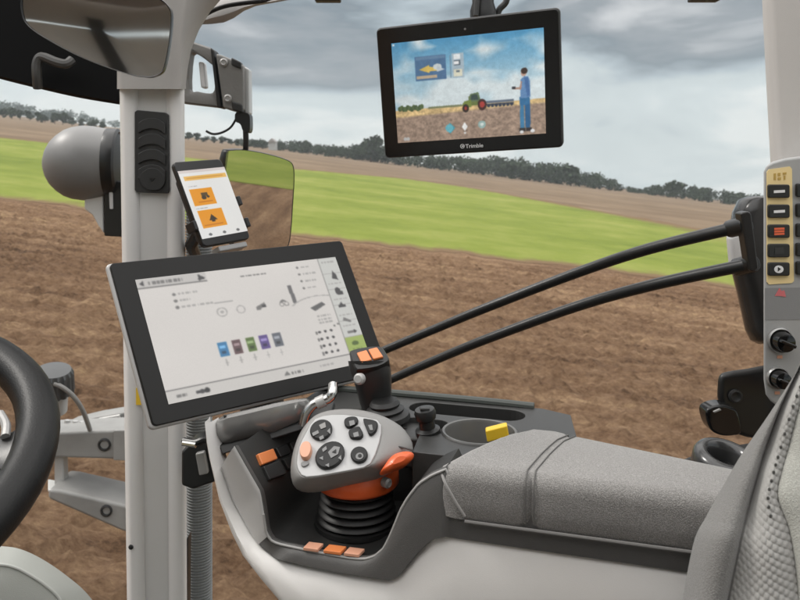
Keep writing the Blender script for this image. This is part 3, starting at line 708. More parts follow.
g_ = cv.a.mean(2, keepdims=True); cv.a = g_ + (cv.a - g_) * .86
cor = [fr.px(x, y) for x, y in ((391.4, 43.5), (543.7, 27.5), (546, 133.3), (398, 143))]
screen('display', cv, cor, screen_mat('tablet_display', .92, .12), t, fr.n)
build('camera_dot', MB().lathe(fr.px(465, 29), fr.n, [(.0016, 0), (.0016, .0004)], 12), m_lamp, t)
cu = bpy.data.curves.new('logo', 'FONT'); cu.body = 'Trimble'; cu.size = 6.6 / F * 1.08; cu.space_character = 1.0; cu.offset = .00012
to = bpy.data.objects.new('tmp', cu); C.objects.link(to); bpy.context.view_layer.update()
me = bpy.data.meshes.new_from_object(to.evaluated_get(bpy.context.evaluated_depsgraph_get())); bpy.data.objects.remove(to)
lo = fr.px(465.5, 148.2, .0006); uu = (fr.px(485, 147, .0006) - lo).normalized(); vv = -fr.v
wd = max(v.co.x for v in me.vertices); ksc = (fr.px(483.2, 147.1, .0006) - lo).length / wd
mb = MB(); mb.v = [lo + uu * v.co.x * ksc + vv * v.co.y * ksc for v in me.vertices]; mb.f = [tuple(p.vertices) for p in me.polygons]
mark = M('logo_white', (.8, .8, .8), .5)
lg = build('logo', mb, mark, t, smooth=0, recalc=False)
ce = fr.px(462.4, 146.2, .0006); r_ = 2.3 / F * 1.08
mb = MB(); n_ = 24
mb.loft([[ce + (uu * math.cos(6.2832 * i / n_) + vv * math.sin(6.2832 * i / n_)) * r_ * q for i in range(n_)] for q in (1, .72)], True)
mb.add([ce + uu * r_ * 1.25, ce + uu * r_ * -.3 + vv * r_ * .35, ce + uu * r_ * -.3 - vv * r_ * .35], [(0, 1, 2)])
build('emblem', mb, mark, lg, smooth=0, recalc=False)
FR_TAB = fr
t = thing('tablet_mount', 'black ball-joint mount holding the tablet from the roof', 'mount', P(482, -10, 1.16))
build('clamp', MB().lathe(P(483, 19, 1.14), (0, 0, 1), [(.019, -.004), (.0195, .012), (.016, .024), (.0165, .036), (.012, .05), (.009, .07)], 20), m_black, t, smooth=40)
build('clamp_ridge', MB().tube([P(476, 16, 1.118), P(478, -6, 1.12)], .004, 8), m_dark, t)
build('arm', MB().tube(spline([P(497, 20, 1.15), P(499, 10, 1.15), P(506, 2, 1.15), P(508, -10, 1.15)], 4), .005, 10), m_black, t)

# --- phone
fr = Frame([(173, 162), (221, 158.5), (251, 238.5), (204, 247)], 1.06)
t = thing('smartphone', 'smartphone showing an orange and white app page, between pillar and wing mirror', 'phone', fr.at(fr.W / 2, fr.H, -.005))
build('case', MB().prism([fr.at(u, v, 0) for u, v in rrect(0, 0, fr.W, fr.H, .007)], -fr.n * .009), m_black, t, bevel=.002, seg=3)
cv = Canvas(110, 170, (226, 225, 222)); OR = (226, 148, 34)
cv.rect(0, 0, 1, .04, (210, 200, 196)); cv.rect(.07, .09, .97, .155, (226, 178, 92)); cv.rect(.12, .11, .9, .13, (206, 150, 70))
cv.dashes(.1, .3, .235, .014, LG, 1); cv.dashes(.1, .35, .565, .014, LG, 2)
cv.rect(.09, .28, .56, .53, OR); cv.rect(.1, .60, .62, .86, OR)
cv.rect(.30, .35, .44, .40, (90, 70, 40)); cv.ell(.34, .42, .05, .03, (70, 56, 40)); cv.ell(.43, .41, .03, .02, (70, 56, 40)); cv.rect(.2, .47, .5, .49, (196, 118, 20))
cv.poly([(.28, .76), (.36, .67), (.46, .76)], (64, 50, 34)); cv.rect(.33, .70, .40, .78, (64, 50, 34)); cv.rect(.15, .81, .55, .83, (196, 118, 20))
for x in (.2, .5, .8): cv.ell(x, .955, .035, .02, (110, 110, 110))
soften(cv, 1, .02, 7)
cor = [fr.px(x, y) for x, y in ((177.3, 171.5), (224, 167), (247.5, 231), (202, 239.3))]
screen('display', cv, cor, screen_mat('phone_display', .95, .15), t, fr.n)
t = thing('phone_holder', 'dark clamp cradle gripping the back and sides of the smartphone', 'holder', fr.at(fr.W / 2, fr.H, -.03))
build('plate', MB().prism([fr.at(u, v, -.0105) for u, v in rrect(.008, .02, fr.W - .008, fr.H - .01, .006)], -fr.n * .012), m_dark, t, bevel=.002)
for u in (-.003, fr.W + .003):
    for v in (.068, .102) if u > 0 else (.095,):
        build('clip', MB().box(fr.at(u, v, -.006), fr.u * .006, fr.v * .014, fr.n * .02), m_black, t, bevel=.0015)
build('foot', MB().box(fr.at(fr.W * .6, fr.H + .006, -.012), fr.u * .05, fr.v * .008, fr.n * .02), M('clear_foot', (.35, .35, .35), .3), t, bevel=.002)
build('arm', MB().tube([fr.at(fr.W / 2, fr.H * .6, -.02), fr.at(fr.W / 2, fr.H * .8, -.08), P(198, 262, 1.2)], .009, 10), m_black, t)

# ------------------------------------------------------------------ hose and latch at the pillar
t = thing('corrugated_hose', 'grey ribbed hose running upright right of the white pillar', 'hose', P(200, 640, 1.24))
mb = MB(); yy = np.arange(150, 660, 1.05)
mb.lathe(P(199, 640, 1.24), (0, 0, 1), [(.0212 - (.0016 if i % 4 in (0, 1) else 0), i * .00115) for i in range(0, 625)], 26)
build('hose_tube', mb, M('hose_grey', (.20, .21, .21), .5, var=.1), t, smooth=0)
t = thing('door_latch', 'black latch with silver tongue between pillar and terminal foot', 'latch', P(198, 490, 1.06))
build('latch_body', wallpoly([(181, 452), (190, 444), (213, 440), (216, 482), (193, 490), (181, 486)], 1.07, .05), m_black, t, bevel=.004)
build('tongue', wallpoly([(195, 454), (204, 452), (208, 474), (199, 476)], 1.062, .012), m_alu, t, bevel=.002)
build('lever', MB().tube(spline([P(184, 441, 1.06), P(195, 443, 1.05), P(206, 440, 1.05), P(213, 449, 1.05)], 4), .005, 10), m_black, t)
build('bolt', MB().tube([P(183, 443, 1.05), P(196, 445, 1.045)], .004, 10), m_chrome, t)

# ------------------------------------------------------------------ armrest console
OC = V3((.07, .672, EZ)); FA = V3((-.957, .29, 0)).normalized(); WA = V3((.29, .957, 0)).normalized()
def CF(f, w, z): return OC + FA * f + WA * w + V3((0, 0, z))
def NP(px, py, off=0): return RP(px, py, OC + WA * off, WA)
T2 = [(235, 447), (248, 470), (261, 492.5), (264, 510), (267, 531), (271, 539), (279, 543), (315, 550.5), (352, 557.3), (366, 558.2), (376, 555.5), (385, 547), (391, 534), (396, 521), (401, 508), (408, 496), (419, 482), (432, 473.5), (446, 467.5)]
B2 = [(222, 467), (234, 501), (251, 532), (262, 548), (278, 559.5), (305, 566), (335, 572), (365, 577), (389, 580.5), (397, 578.5), (403, 571), (411, 561), (419, 551.5), (427, 544), (434, 539), (446, 537)]
top = resample([NP(x, y) for x, y in T2], 60)
bot = []
for x, y in B2:
    dd = interp(x, [(200, .80), (222, .785), (234, .775), (251, .756), (278, .722), (1000, .722)])
    bot.append(P(x, y, dd) if x < 278 else NP(x, y, -.007))
bot = resample(bot, 60)
# extend to the right under the cushion
for x, yt, yb in ((449, 474, 537.5), (453, 486, 538), (459, 496, 539), (470, 502, 540.5), (520, 508, 548), (600, 518, 559.5), (700, 531, 574), (790, 543, 587)):
    top.append(NP(x, yt)); bot.append(NP(x, yb, -.004))
WV = .13
root = thing('armrest_console', 'grey driver armrest console with cushioned top, joystick tray and white side', 'armrest', CF(-.05, .08, -.56))
rows = []
for a, b_ in zip(top, bot):
    out = (b_ - a).normalized(); rim = a + V3((0, 0, .0)) 
    rows.append([b_ + WA * .02, b_, a.lerp(b_, .5) - WA * .002, a - WA * .0018 + out * .005, a - WA * .0006 + out * .0015, a + WA * .0012 + V3((0, 0, .0010)), a + WA * .0035 + V3((0, 0, .0006)), a + WA * .007 + V3((0, 0, -.001)), a + WA * (WV if (a - OC).dot(FA) > .082 else .052) + V3((0, 0, -.001))])
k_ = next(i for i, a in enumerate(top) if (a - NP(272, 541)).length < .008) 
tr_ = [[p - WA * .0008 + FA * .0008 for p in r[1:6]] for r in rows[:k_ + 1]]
build('console_body', MB().loft([r[:8] for r in rows]), m_console, root, smooth=50)
build('tray_inner', MB().loft([r[7:] for r in rows]), m_inner, root, smooth=50)  # inner strips of the tray, darker than the outer body
build('lit_front_face', MB().loft(tr_), M('lit_front_face', (.50, .495, .485), .45, bump=(1500, .2, .001), var=.04), root, smooth=50, label='console front face with the light from the left painted pale grey')  # light falling on the console's left face, painted as a paler strip
build('lip_highlight', MB().tube([r[4] + V3((0, 0, .0003)) - WA * .0004 for r in rows[k_ - 4:61]], .0013, 8), M('lip_highlight_grey', (.34, .335, .325), .4), root, smooth=60)  # edge highlight along the tray lip, built as a paler tube
# closing face behind the valley + deck
zd = -.272
deck_poly = [CF(f, 0, zd) for f in (0,)]
fl = .245
dk = MB().prism([CF(-.30, .05, zd), CF(.076, .05, zd), CF(.086, WV, zd), CF(fl, WV, zd), CF(fl, .222, zd), CF(-.03, .222, zd), CF(-.062, .208, zd), CF(-.068, .17, zd), CF(-.08, .10, zd), CF(-.30, .085, zd)][::-1], (0, 0, -.10))
deck = build('deck', dk, m_deck, root, smooth=30, bevel=.004, seg=3)
def cylz(f, w, z0, z1, r, n=32):
    return MB().prism([CF(f + r * math.cos(6.2832 * i / n), w + r * math.sin(6.2832 * i / n), z0) for i in range(n)], (0, 0, z1 - z0))
def rrz(f0, w0, f1, w1, r, z0, z1):
    return MB().prism([CF(a, b_, z0) for a, b_ in rrect(f0, w0, f1, w1, r)], (0, 0, z1 - z0))
cut(deck, rrz(-.014, .168, .118, .208, .019, zd - .055, zd + .02))
cut(deck, cylz(.024, .122, zd - .05, zd + .02, .0365))
cut(deck, rrz(.062, .10, .112, .150, .012, zd - .045, zd + .02))
build('deck_rim', MB().tube(spline([CF(.245, .222, zd + .001), CF(.15, .222, zd + .002), CF(.04, .222, zd + .002), CF(-.02, .222, zd + .001)], 5), .0048, 10), M('deck_rim', (.055, .062, .056), .55), root)
build('cup_holder', MB().lathe(CF(.024, .122, zd - .049), (0, 0, 1), [(.002, .018), (.024, .018), (.030, .020), (.0335, .027), (.0350, .048), (.0362, .0508), (.0385, .0512), (.0400, .0495), (.0400, .047)], 36, caps=False), M('cup_holder', (.105, .104, .10), .36, rvar=.1), root, smooth=50)
build('bin_lid', rrz(.066, .104, .108, .146, .01, zd - .04, zd - .006), m_dark, root, bevel=.004)
build('valley_wall', MB().prism([CF(.09, WV - .001, zd - .006), CF(fl + .002, WV - .001, zd - .006), CF(fl + .002, WV - .001, -.40), CF(.09, WV - .001, -.40)], WA * .02), m_deck, root, smooth=0)
# white lower shell
Bs = [(212.5, 421), (217, 445), (222, 467), (234, 501), (251, 532), (262, 548), (278, 559.5), (335, 572), (389, 580.5), (403, 571), (419, 551.5), (434, 539), (446, 537), (520, 548), (600, 559.5), (700, 574), (790, 587)]
Cs = [(207.5, 420), (209, 440), (211.5, 455), (221, 497), (233, 530), (244, 553), (262, 577), (300, 625), (350, 680), (400, 690), (430, 690), (450, 690), (480, 690), (520, 690), (600, 690), (700, 690), (790, 690)]
rows = []
for (bx, by), (cx, cy) in zip(Bs, Cs):
    db = interp(bx, [(200, .805), (212, .795), (222, .788), (234, .778), (251, .759), (278, .725)]) if bx < 278 else None
    b0 = P(bx, by, db) if db else NP(bx, by, -.001)
    dc = interp(cx, [(200, .80), (208, .795), (221, .78), (244, .755), (262, .738), (300, .715), (350, .70), (400, .70)]) if cx < 400 else None
    c0 = P(cx, cy, dc) if dc else NP(cx, cy, .004)
    m1 = b0.lerp(c0, .06) - WA * .0035; m2 = b0.lerp(c0, .5) - WA * .010; m3 = b0.lerp(c0, .9) - WA * .006
    rows.append([b0 + WA * .012, b0, m1, m2, m3, c0, c0 + WA * .012 + FA * .004])
build('side_shell', MB().loft(rows), m_shell, root, smooth=60)
# cushion
def cush_sec(f, tilt):
    k = max(0, min(1, (f + .30) / .33))
    wb = .066 + (.124 - .066) * min(1, max(0, (f + .21) / .19)); ff = lambda w: f - tilt * w
    zt, zb = -.2605, -.3055; ro = .0145
    pts = []
    pts.append(CF(ff(0), .012, zb)); pts.append(CF(ff(0), -.004, zb)); pts.append(CF(ff(0), -.0058, zb + .004)); pts.append(CF(ff(0), -.0068, zb + .016))
    for i in range(7):
        a = math.radians(180 - 90 * i / 6); pts.append(CF(ff(0), -.006 + ro + ro * math.cos(a), zt - ro + ro * math.sin(a)))
    for q in (.3, .5, .7): pts.append(CF(ff(wb * q), .014 + (wb - .014) * q, zt + .002 * math.sin(3.14 * q)))
    for i in range(5):
        a = math.radians(90 - 90 * i / 4); pts.append(CF(ff(wb), wb - .012 + .012 * math.cos(a), zt - .012 + .012 * math.sin(a)))
    pts.append(CF(ff(wb), wb, zb)); return pts
def shear(s_, k):
    zb = EZ - .3055
    return [p - FA * k * max(0, 1 - (p.z - zb) / .042) for p in s_]
def zshift(pts, dz, df=0): return [p + V3((0, 0, dz)) + FA * df for p in pts]
secs = []
for f in [-.33, -.26, -.20, -.15, -.10, -.07, -.053]: secs.append(cush_sec(f, .21))
for f, dz in ((-.0475, -.0012), (-.044, -.0032), (-.0405, -.0012)): 
    s_ = cush_sec(f, .22); c_ = sum(s_, V3()) / len(s_)
    secs.append([p + (c_ - p) * (abs(dz) / .04) for p in s_])
for f, tl in ((-.034, .24), (-.02, .27), (0, .34), (.012, .38), (.020, .42)): secs.append(shear(cush_sec(f, tl), .022 * max(0, f / .03) ** 1.0))
def front(f, k):
    s_ = cush_sec(f, .44); zb = EZ - .3055
    s_ = shear(s_, .024); return [V3((p.x, p.y, zb + (p.z - zb) * k)) for p in s_]
secs += [front(.0255, .975), front(.030, .92), front(.0335, .80), front(.0355, .5), front(.036, .05)]
cu_ = build('cushion', MB().loft(secs, True, True), m_cush, root, smooth=60)
for f in (-.0475, -.0405):
    build('seam', MB().tube([p + (p - CF(f, .05, -.285)).normalized() * .0002 for p in cush_sec(f, .22)[2:20]], .0006, 6), m_seam, cu_)
build('piping', MB().tube([CF(f, -.0075, -.3058) for f in np.linspace(.012, -.33, 40)], .0016, 8), M('edge_piping', (.16, .155, .15), .7), cu_)
e_ = front(.034, .86)
build('piping', MB().tube([p for p in e_[2:20]], .0014, 6), M('piping', (.33, .32, .31), .7), cu_)
# button panel on the front rise
pn_o = NP(235, 447); pe = NP(261, 492.5) - NP(235, 447)
pn = pe.cross(WA).normalized(); pn = pn if pn.z > 0 else -pn
def pp(x, y, h=0): return RP(x, y, pn_o + pn * h, pn)
def keycap(name, quad, mat, h=.003, par=root, label=None):
    a = [pp(x, y, 0) for x, y in quad]
    return build(name, MB().prism([p + pn * h for p in a], -pn * (h + .002)), mat, par, bevel=.0012, label=label)
keycap('key', [(256, 455), (271.5, 449.5), (276, 460), (260.5, 466)], m_orange2, label='orange key on the console front')
keycap('key', [(261.5, 467.5), (277, 461.5), (285, 475), (268, 481)], m_dark)
keycap('key', [(274, 448.5), (285, 444.5), (290, 454), (279, 458.5)], m_black)
keycap('key', [(287.5, 443.5), (297, 440), (302, 449), (292.5, 453)], m_dark)
keycap('key', [(281, 460), (292, 456), (298, 466), (287, 470.5)], m_black)
# tray print
zt_ = NP(345, 552).z - EZ - .0005
floor_ = [PZ(x, y, zt_ + .0012) for x, y in ((306, 541), (368, 549), (362, 555), (300, 547))]
for i in range(3):
    a = .05 + i * .33; b_ = a + (.24 if i != 1 else .28)
    q = [floor_[0].lerp(floor_[1], a), floor_[0].lerp(floor_[1], b_), floor_[3].lerp(floor_[2], b_), floor_[3].lerp(floor_[2], a)]
    build('symbol_plate', MB().prism(q, (0, 0, -.003)), m_orange2 if i == 1 else m_peach, root, bevel=.0006)

kp = PZ(428, 432, zd)
kb = build('selector_knob', MB().lathe(kp, (-.15, -.1, 1), [(.013, -.002), (.013, .003), (.0085, .005), (.008, .013), (.0105, .015), (.0115, .021), (.010, .025), (.002, .026)], 24), m_black, root, smooth=40)
build('knob_cap', MB().box(kp + V3((-.0035, -.004, .0255)), (.010, 0, 0), (0, .008, 0), (0, 0, .003)), m_dark, kb, bevel=.001)
# yellow clip in the cup holder
t = thing('tag_clip', 'small yellow plastic tag standing in the armrest cup holder', 'clip', PZ(497, 440, -.29))
o_ = PZ(497, 436, -.275)
build('tag', MB().box(o_ + V3((0, 0, .004)), V3((.022, -.004, .007)), V3((.001, .012, 0)), V3((-.002, 0, .012))), m_yellow, t, bevel=.0015)
build('pin', MB().tube([o_ + V3((.002, 0, -.002)), o_ + V3((.004, .002, -.022))], .0025, 8), m_chrome, t)

# ------------------------------------------------------------------ multifunction joystick
jc = V3(((357 - 400) / F * .775, .775, EZ))
t = thing('joystick', 'grey multifunction joystick head with black buttons, orange collar and rubber bellows', 'joystick', jc + V3((0, 0, -.36)))
jo = P(340, 447, .735); jn = V3((-.12, -.62, .78)).normalized()
pl_px = [(315, 419), (323, 416), (332.5, 414.8), (344, 414.8), (356, 416), (368, 417.8), (378, 420), (381.8, 425), (382, 433), (380, 443), (376, 455), (371, 464.5), (364, 468.5), (349, 471.5), (332.5, 474.5), (318, 477), (306, 478), (301, 476), (297.5, 470), (296.3, 464), (297, 456), (299, 447), (302, 440), (306, 432.5), (310, 425)]
sh_px = [(314, 416.5), (322, 412.5), (331, 410), (343, 408.5), (358, 408.8), (372, 411.5), (389, 417.5), (403, 425), (411, 434), (415, 446), (410, 456), (396, 464), (378, 472), (356, 477), (334, 481.5), (317, 485.5), (304, 487), (295, 486.5), (291, 483), (289.4, 473), (290, 462), (293, 450), (296, 440), (301, 430), (307, 423)]
plate = [RP(x, y, jo, jn) for x, y in pl_px]
N_ = len(plate)
sh0 = [RP(x, y, jo - jn * .013, jn) for x, y in sh_px]
ctr = sum(sh0, V3()) / N_
def rg(pts, s, off):
    c_ = sum(pts, V3()) / N_; return [c_ + (p - c_) * s + jn * off for p in pts]
mid = [plate[i].lerp(sh0[i], .55) + jn * .0048 for i in range(N_)]
rows = [rg(plate, .97, -.0008), rg(plate, 1.01, .0002), mid, sh0, rg(sh0, .985, -.010), rg(sh0, .9, -.020), rg(sh0, .72, -.028), rg(sh0, .45, -.032), rg(sh0, .1, -.033)]
shell = build('shell', MB().loft(rows, True, False), m_jgrey, t, smooth=60, sub=1)
build('face_plate', MB().prism([p + jn * .0012 for p in rg(plate, .985, 0)], -jn * .003), m_jplate, t, bevel=.001)
def jpt(x, y, h=0): return RP(x, y, jo + jn * h, jn)
def jbtn(px, h=.0035, mat=m_btn, name='button', n=3):
    pts = spline2(px, n, True)
    a = [jpt(x, y, .001) for x, y in pts]; c_ = sum(a, V3()) / len(a)
    mb = MB().loft([a, [p + jn * h * .75 for p in a], [c_ + (p - c_) * .9 + jn * h for p in a]], True)
    mb.add([c_ + (p - c_) * .9 + jn * h for p in a], [tuple(range(len(a)))])
    return build(name, mb, mat, t, smooth=35)
def elp(cx, cy, rx, ry, rot, n=10):
    a = math.radians(rot)
    return [(cx + rx * math.cos(q) * math.cos(a) - ry * math.sin(q) * math.sin(a), cy + rx * math.cos(q) * math.sin(a) + ry * math.sin(q) * math.cos(a)) for q in [6.2832 * i / n for i in range(n)]]
def mark(par, px, h, mat=m_btngrey):
    a = [jpt(x, y, h) for x, y in px]
    return build('symbol', MB().prism(a, -jn * .0006), mat, par, smooth=0)
b = jbtn(elp(321.5, 431, 11.5, 9.6, -30)); 
mark(b, [(319, 425), (325, 422), (326, 427), (321, 429)], .0052, m_jgrey); mark(b, [(312, 433), (318, 430), (319, 433), (313, 436)], .0052, m_btngrey); mark(b, [(327, 431), (330, 428), (330.5, 434)], .0052); mark(b, [(319, 437), (323, 435), (324, 438), (320, 440)], .0052)
b = jbtn(elp(330.3, 456.5, 16, 12.2, -38))
mark(b, [(328, 452), (334, 446), (340, 447), (338, 454), (331, 458)], .0052); mark(b, [(332, 452), (336, 449), (336, 453)], .0058, m_btn)
mark(b, [(319, 458), (323, 456), (323, 460)], .0052); mark(b, [(338, 458), (341, 455), (341.5, 460)], .0052); mark(b, [(325, 465), (329, 463), (329, 467)], .0052); mark(b, [(322, 449), (326, 446), (327, 449), (323, 452)], .0052)
b = jbtn([(345, 421), (349, 418.5), (355, 418), (358, 420), (358, 424), (353, 428), (348, 429), (345, 426)]); mark(b, [(349, 421), (354, 420), (355, 424), (350, 426)], .0052)
b = jbtn([(349, 433), (352, 430), (359, 428), (361, 430), (363.5, 436), (360, 440), (353, 440), (350, 438)]); mark(b, [(353, 433), (358, 431.5), (359, 436), (354, 437)], .0052)
b = jbtn([(363.5, 421), (368, 420.5), (375, 422), (378, 425), (377, 431), (374, 435), (370, 436.5), (367.5, 432)]); mark(b, [(368, 425), (372, 424.5), (373, 430), (370, 430)], .0052)
b = jbtn(elp(359.5, 456, 8.6, 8.0, -20)); mark(b, elp(359.5, 456, 4, 3.4, -20, 12), .0052); mark(b, elp(359.8, 455.5, 2, 1.7, -20, 10), .0057, m_btn)
jbtn([(301, 450), (304, 445), (309, 444), (312, 448), (312, 454), (309, 460), (304, 461), (301, 457)], .006, m_peach)
jbtn([(302, 463), (308, 462), (309, 465), (304, 467.5), (301.5, 466)], .002, m_btngrey)
# shell parting line
build('parting_line', MB().tube(spline([RP(x, y, jo - jn * .0055, jn) for x, y in ((381, 444), (390, 445.5), (400, 447), (412, 450))], 4), .0009, 6), m_dark, shell)
# thumb paddle
pad_px = [(382, 470), (385, 465), (389, 459), (395, 454), (404, 451.5), (411, 452), (414, 455), (412, 460), (404, 465.5), (394, 469), (386, 472)]
po = P(398, 462, .716); pnn = V3((.15, -.85, .5)).normalized()
a = [RP(x, y, po, pnn) for x, y in spline2(pad_px, 3, True)]; c_ = sum(a, V3()) / len(a)
mb = MB().loft([[p - pnn * .02 for p in a], a, [c_ + (p - c_) * .86 + pnn * .004 for p in a], [c_ + (p - c_) * .4 + pnn * .0065 for p in a]], True)
mb.add([c_ + (p - c_) * .4 + pnn * .0065 for p in a], [tuple(range(len(a)))])
build('thumb_paddle', mb, m_orange, t, smooth=60)
# collar (orange) and bellows
def yz(y, d): return -(y - HY) / F * d
zc0 = yz(499, .738); zc1 = zc0 + .029
col = build('collar', MB().lathe(jc + V3((0, 0, 0)), (0, 0, 1), [(.030, zc0 - .003), (.040, zc0), (.0425, zc0 + .003), (.0420, zc0 + .014), (.037, zc1 - .003), (.02, zc1)], 40), m_orange, t, smooth=50)
build('screw', MB().lathe(P(387, 483, .741), V3((.75, -.75, 0)), [(.0048, -.004), (.0048, .002), (.003, .0035), (.0022, .002)], 16), m_alu, col)
prof = []
zb0 = zt_ + .001
h_ = zc0 - zb0
for i in range(5):
    z0 = zb0 + h_ * i / 5; r_ = .0405 - .0012 * i
    prof += [(r_ - .007, z0 + .0005), (r_ - .002, z0 + h_ * .035), (r_, z0 + h_ * .085), (r_ - .001, z0 + h_ * .135), (r_ - .006, z0 + h_ * .185)]
prof = [(.043, zb0 - .004), (.043, zb0 + .0005)] + prof + [(.03, zc0)]
build('bellows', MB().lathe(jc, (0, 0, 1), prof, 40), m_rubber, t, smooth=50)

# ------------------------------------------------------------------ cross gate lever
t = thing('lever', 'black upright control lever with two orange top buttons, right of the terminal', 'lever', PZ(385, 418, zd))
dl = .855
secs = []
for y, x0, x1, d0, th in ((424, 368, 396, dl, .026), (414, 364, 392.5, dl, .028), (404, 360, 391.5, dl, .032), (392, 357, 391.5, dl - .004, .036), (380, 353.5, 391.5, dl - .008, .040), (370, 349.5, 391, dl - .01, .042), (361, 348, 389, dl - .01, .042)):
    xc, hw = (x0 + x1) / 2, (x1 - x0) / 2
    secs.append([P(xc + hw * sgn(math.cos(q)) if False else xc + hw * math.copysign(abs(math.cos(q)) ** .6, math.cos(q)), y, d0 + th / 2 - th / 2 * math.copysign(abs(math.sin(q)) ** .6, math.sin(q))) for q in [6.2832 * i / 20 for i in range(20)]])
# sloping top
to_ = P(368, 358, dl); tn = V3((-.05, -.62, .78)).normalized()
topo = [RP(x, y, to_, tn) for x, y in spline2([(349.5, 354), (353, 350.5), (366, 347.8), (379, 347), (384, 350), (389, 359), (388, 363), (378, 368), (360, 371), (355, 369)], 2, True)]
hl = build('handle', MB().loft(secs, True, True), m_dark, t, smooth=60)
cap = MB().loft([[p - tn * .012 for p in topo], topo, [sum(topo, V3()) / len(topo) + (p - sum(topo, V3()) / len(topo)) * .93 + tn * .0022 for p in topo]], True)
cap.add([sum(topo, V3()) / len(topo) + (p - sum(topo, V3()) / len(topo)) * .93 + tn * .0022 for p in topo], [tuple(range(len(topo)))])
build('cap', cap, m_black, t, smooth=40)
for q in ([(356.5, 352.5), (366.5, 349.5), (372, 359.5), (361.5, 362.5)], [(368, 349), (377, 346.8), (383.5, 356.5), (373.5, 359)]):
    a = [RP(x, y, to_ + tn * .005, tn) for x, y in q]
    build('top_button', MB().prism(a, -tn * .004), m_orange2, t, bevel=.0012)
build('side_button', MB().lathe(P(359, 379, dl - .035), V3((-.4, -.9, .2)), [(.006, -.004), (.006, .001), (.004, .0028)], 18), m_alu, t, smooth=40)
build('boot', MB().lathe(PZ(386, 417, zd), (-.1, -.05, 1), [(.027, -.002), (.026, .003), (.020, .006), (.021, .009), (.016, .012), (.017, .015), (.014, .019)], 28), m_rubber, t, smooth=50)

# ------------------------------------------------------------------ terminal mount
t = thing('terminal_mount', 'polished silver bracket carrying the terminal on the armrest front', 'bracket', P(260, 445, .84))
rows = []
for x, yt, yb, d0 in ((214, 420, 441, .81), (217, 417, 446, .80), (228, 412, 446, .795), (250, 407, 441, .797), (275, 401, 434, .80), (296, 397, 426, .81), (306, 396, 420, .82), (310, 398, 416, .83)):
    rows.append([P(x, yt + 3, d0 + .05), P(x, yt + 2, d0 + .016), P(x, yt + 3, d0 + .004), P(x, yt + (yb - yt) * .18, d0 - .004), P(x, yt + (yb - yt) * .55, d0 - .006), P(x, yt + (yb - yt) * .85, d0 + .0), P(x, yb, d0 + .008), P(x, yb + 3, d0 + .05)])
build('bracket_housing', MB().loft(rows, True, True), m_silver, t, smooth=60)
build('groove', MB().tube([P(225, 415, .798), P(224, 440, .80)], .0015, 8), m_dark, t)
build('ledge', MB().prism([P(218, 446, .795), P(330, 414, .815), P(332, 421, .81), P(222, 455, .79)], (0, .05, 0)), m_dark, t, bevel=.002)
build('bent_rod', MB().tube(spline([P(303, 425, .80), P(306, 414, .80), P(313, 405, .80), P(322, 401, .80), P(329, 398, .80), P(332.5, 393, .80), P(333, 385, .81)], 6), .0052, 12), m_chrome, t, smooth=60)
build('rod_sleeve', MB().tube([P(317, 403.5, .80), P(325, 399.8, .80)], .0064, 12), m_alu, t)
build('swivel', MB().lathe(P(262, 380, 1.06), (0, 0, 1), [(.03, -.05), (.03, .02), (.02, .035)], 24), m_dark, t)

# ------------------------------------------------------------------ grab rails
t = thing('grab_rail', 'pair of black tubes sweeping across the side window to an end bracket', 'rail', P(560, 320, 1.4))
for pts, nm in (([(310, 384, 1.40), (340, 370, 1.38), (384, 350.5, 1.35), (435, 329, 1.32), (487, 307.5, 1.28), (575, 273.5, 1.21), (650, 248.5, 1.14), (743, 226, 1.07)], 'tube'),
                ([(310, 417, 1.40), (345, 400.5, 1.38), (391, 379.5, 1.35), (438, 359, 1.32), (487, 339, 1.28), (575, 307, 1.21), (650, 285.6, 1.14), (750, 264, 1.06)], 'tube')):
    build('tube', MB().tube(spline([P(*q) for q in pts], 6), [.0064 + .0025 * i / 42 for i in range(43)], 14), m_tube, t, smooth=60)
    build('end_sleeve', MB().tube([P(pts[-1][0] - 14, pts[-1][1] + 3.2, 1.085), P(pts[-1][0] + 4, pts[-1][1] - 1, 1.055)], .0125, 14), m_tube, t, bevel=.002)
build('end_bracket', MB().prism([P(x, y, 1.045) for x, y in ((741, 213), (749, 211), (752, 214), (759, 268), (755, 272), (750, 271))], (0, .022, 0)), m_tube, t, bevel=.003)

# ------------------------------------------------------------------ fender behind the bracket
t = thing('rear_fender', 'glossy rounded dark fender edge behind the rail bracket, left of the switch panel', 'fender', P(750, 343, 1.25))
rows = []
for y, x0 in ((196, 748), (200, 738), (212, 732), (232, 728.5), (252, 728), (270, 731), (290, 736), (312, 741), (330, 745), (340, 750), (344, 758)):
    rows.append([P(x0, y, 1.19), P(x0 + 1.5, y, 1.17), P(x0 + 8, y, 1.15), P(x0 + 20, y, 1.135), P(x0 + 45, y, 1.135), P(850, y, 1.15), P(850, y, 1.23), P(x0 + 4, y, 1.23)])
build('fender_shell', MB().loft(rows, True, True), M('fender_gloss', (.05, .05, .05), .22, .35, rvar=.05), t, smooth=60)
build('fender_highlight', MB().prism([P(x, y, 1.128) for x, y in ((730, 236), (747, 231), (752, 262), (733, 268))], (0, .02, 0)), M('fender_highlight_white', (.8, .8, .8), .3), t, bevel=.006)  # white highlight on the glossy fender, built as a pale patch

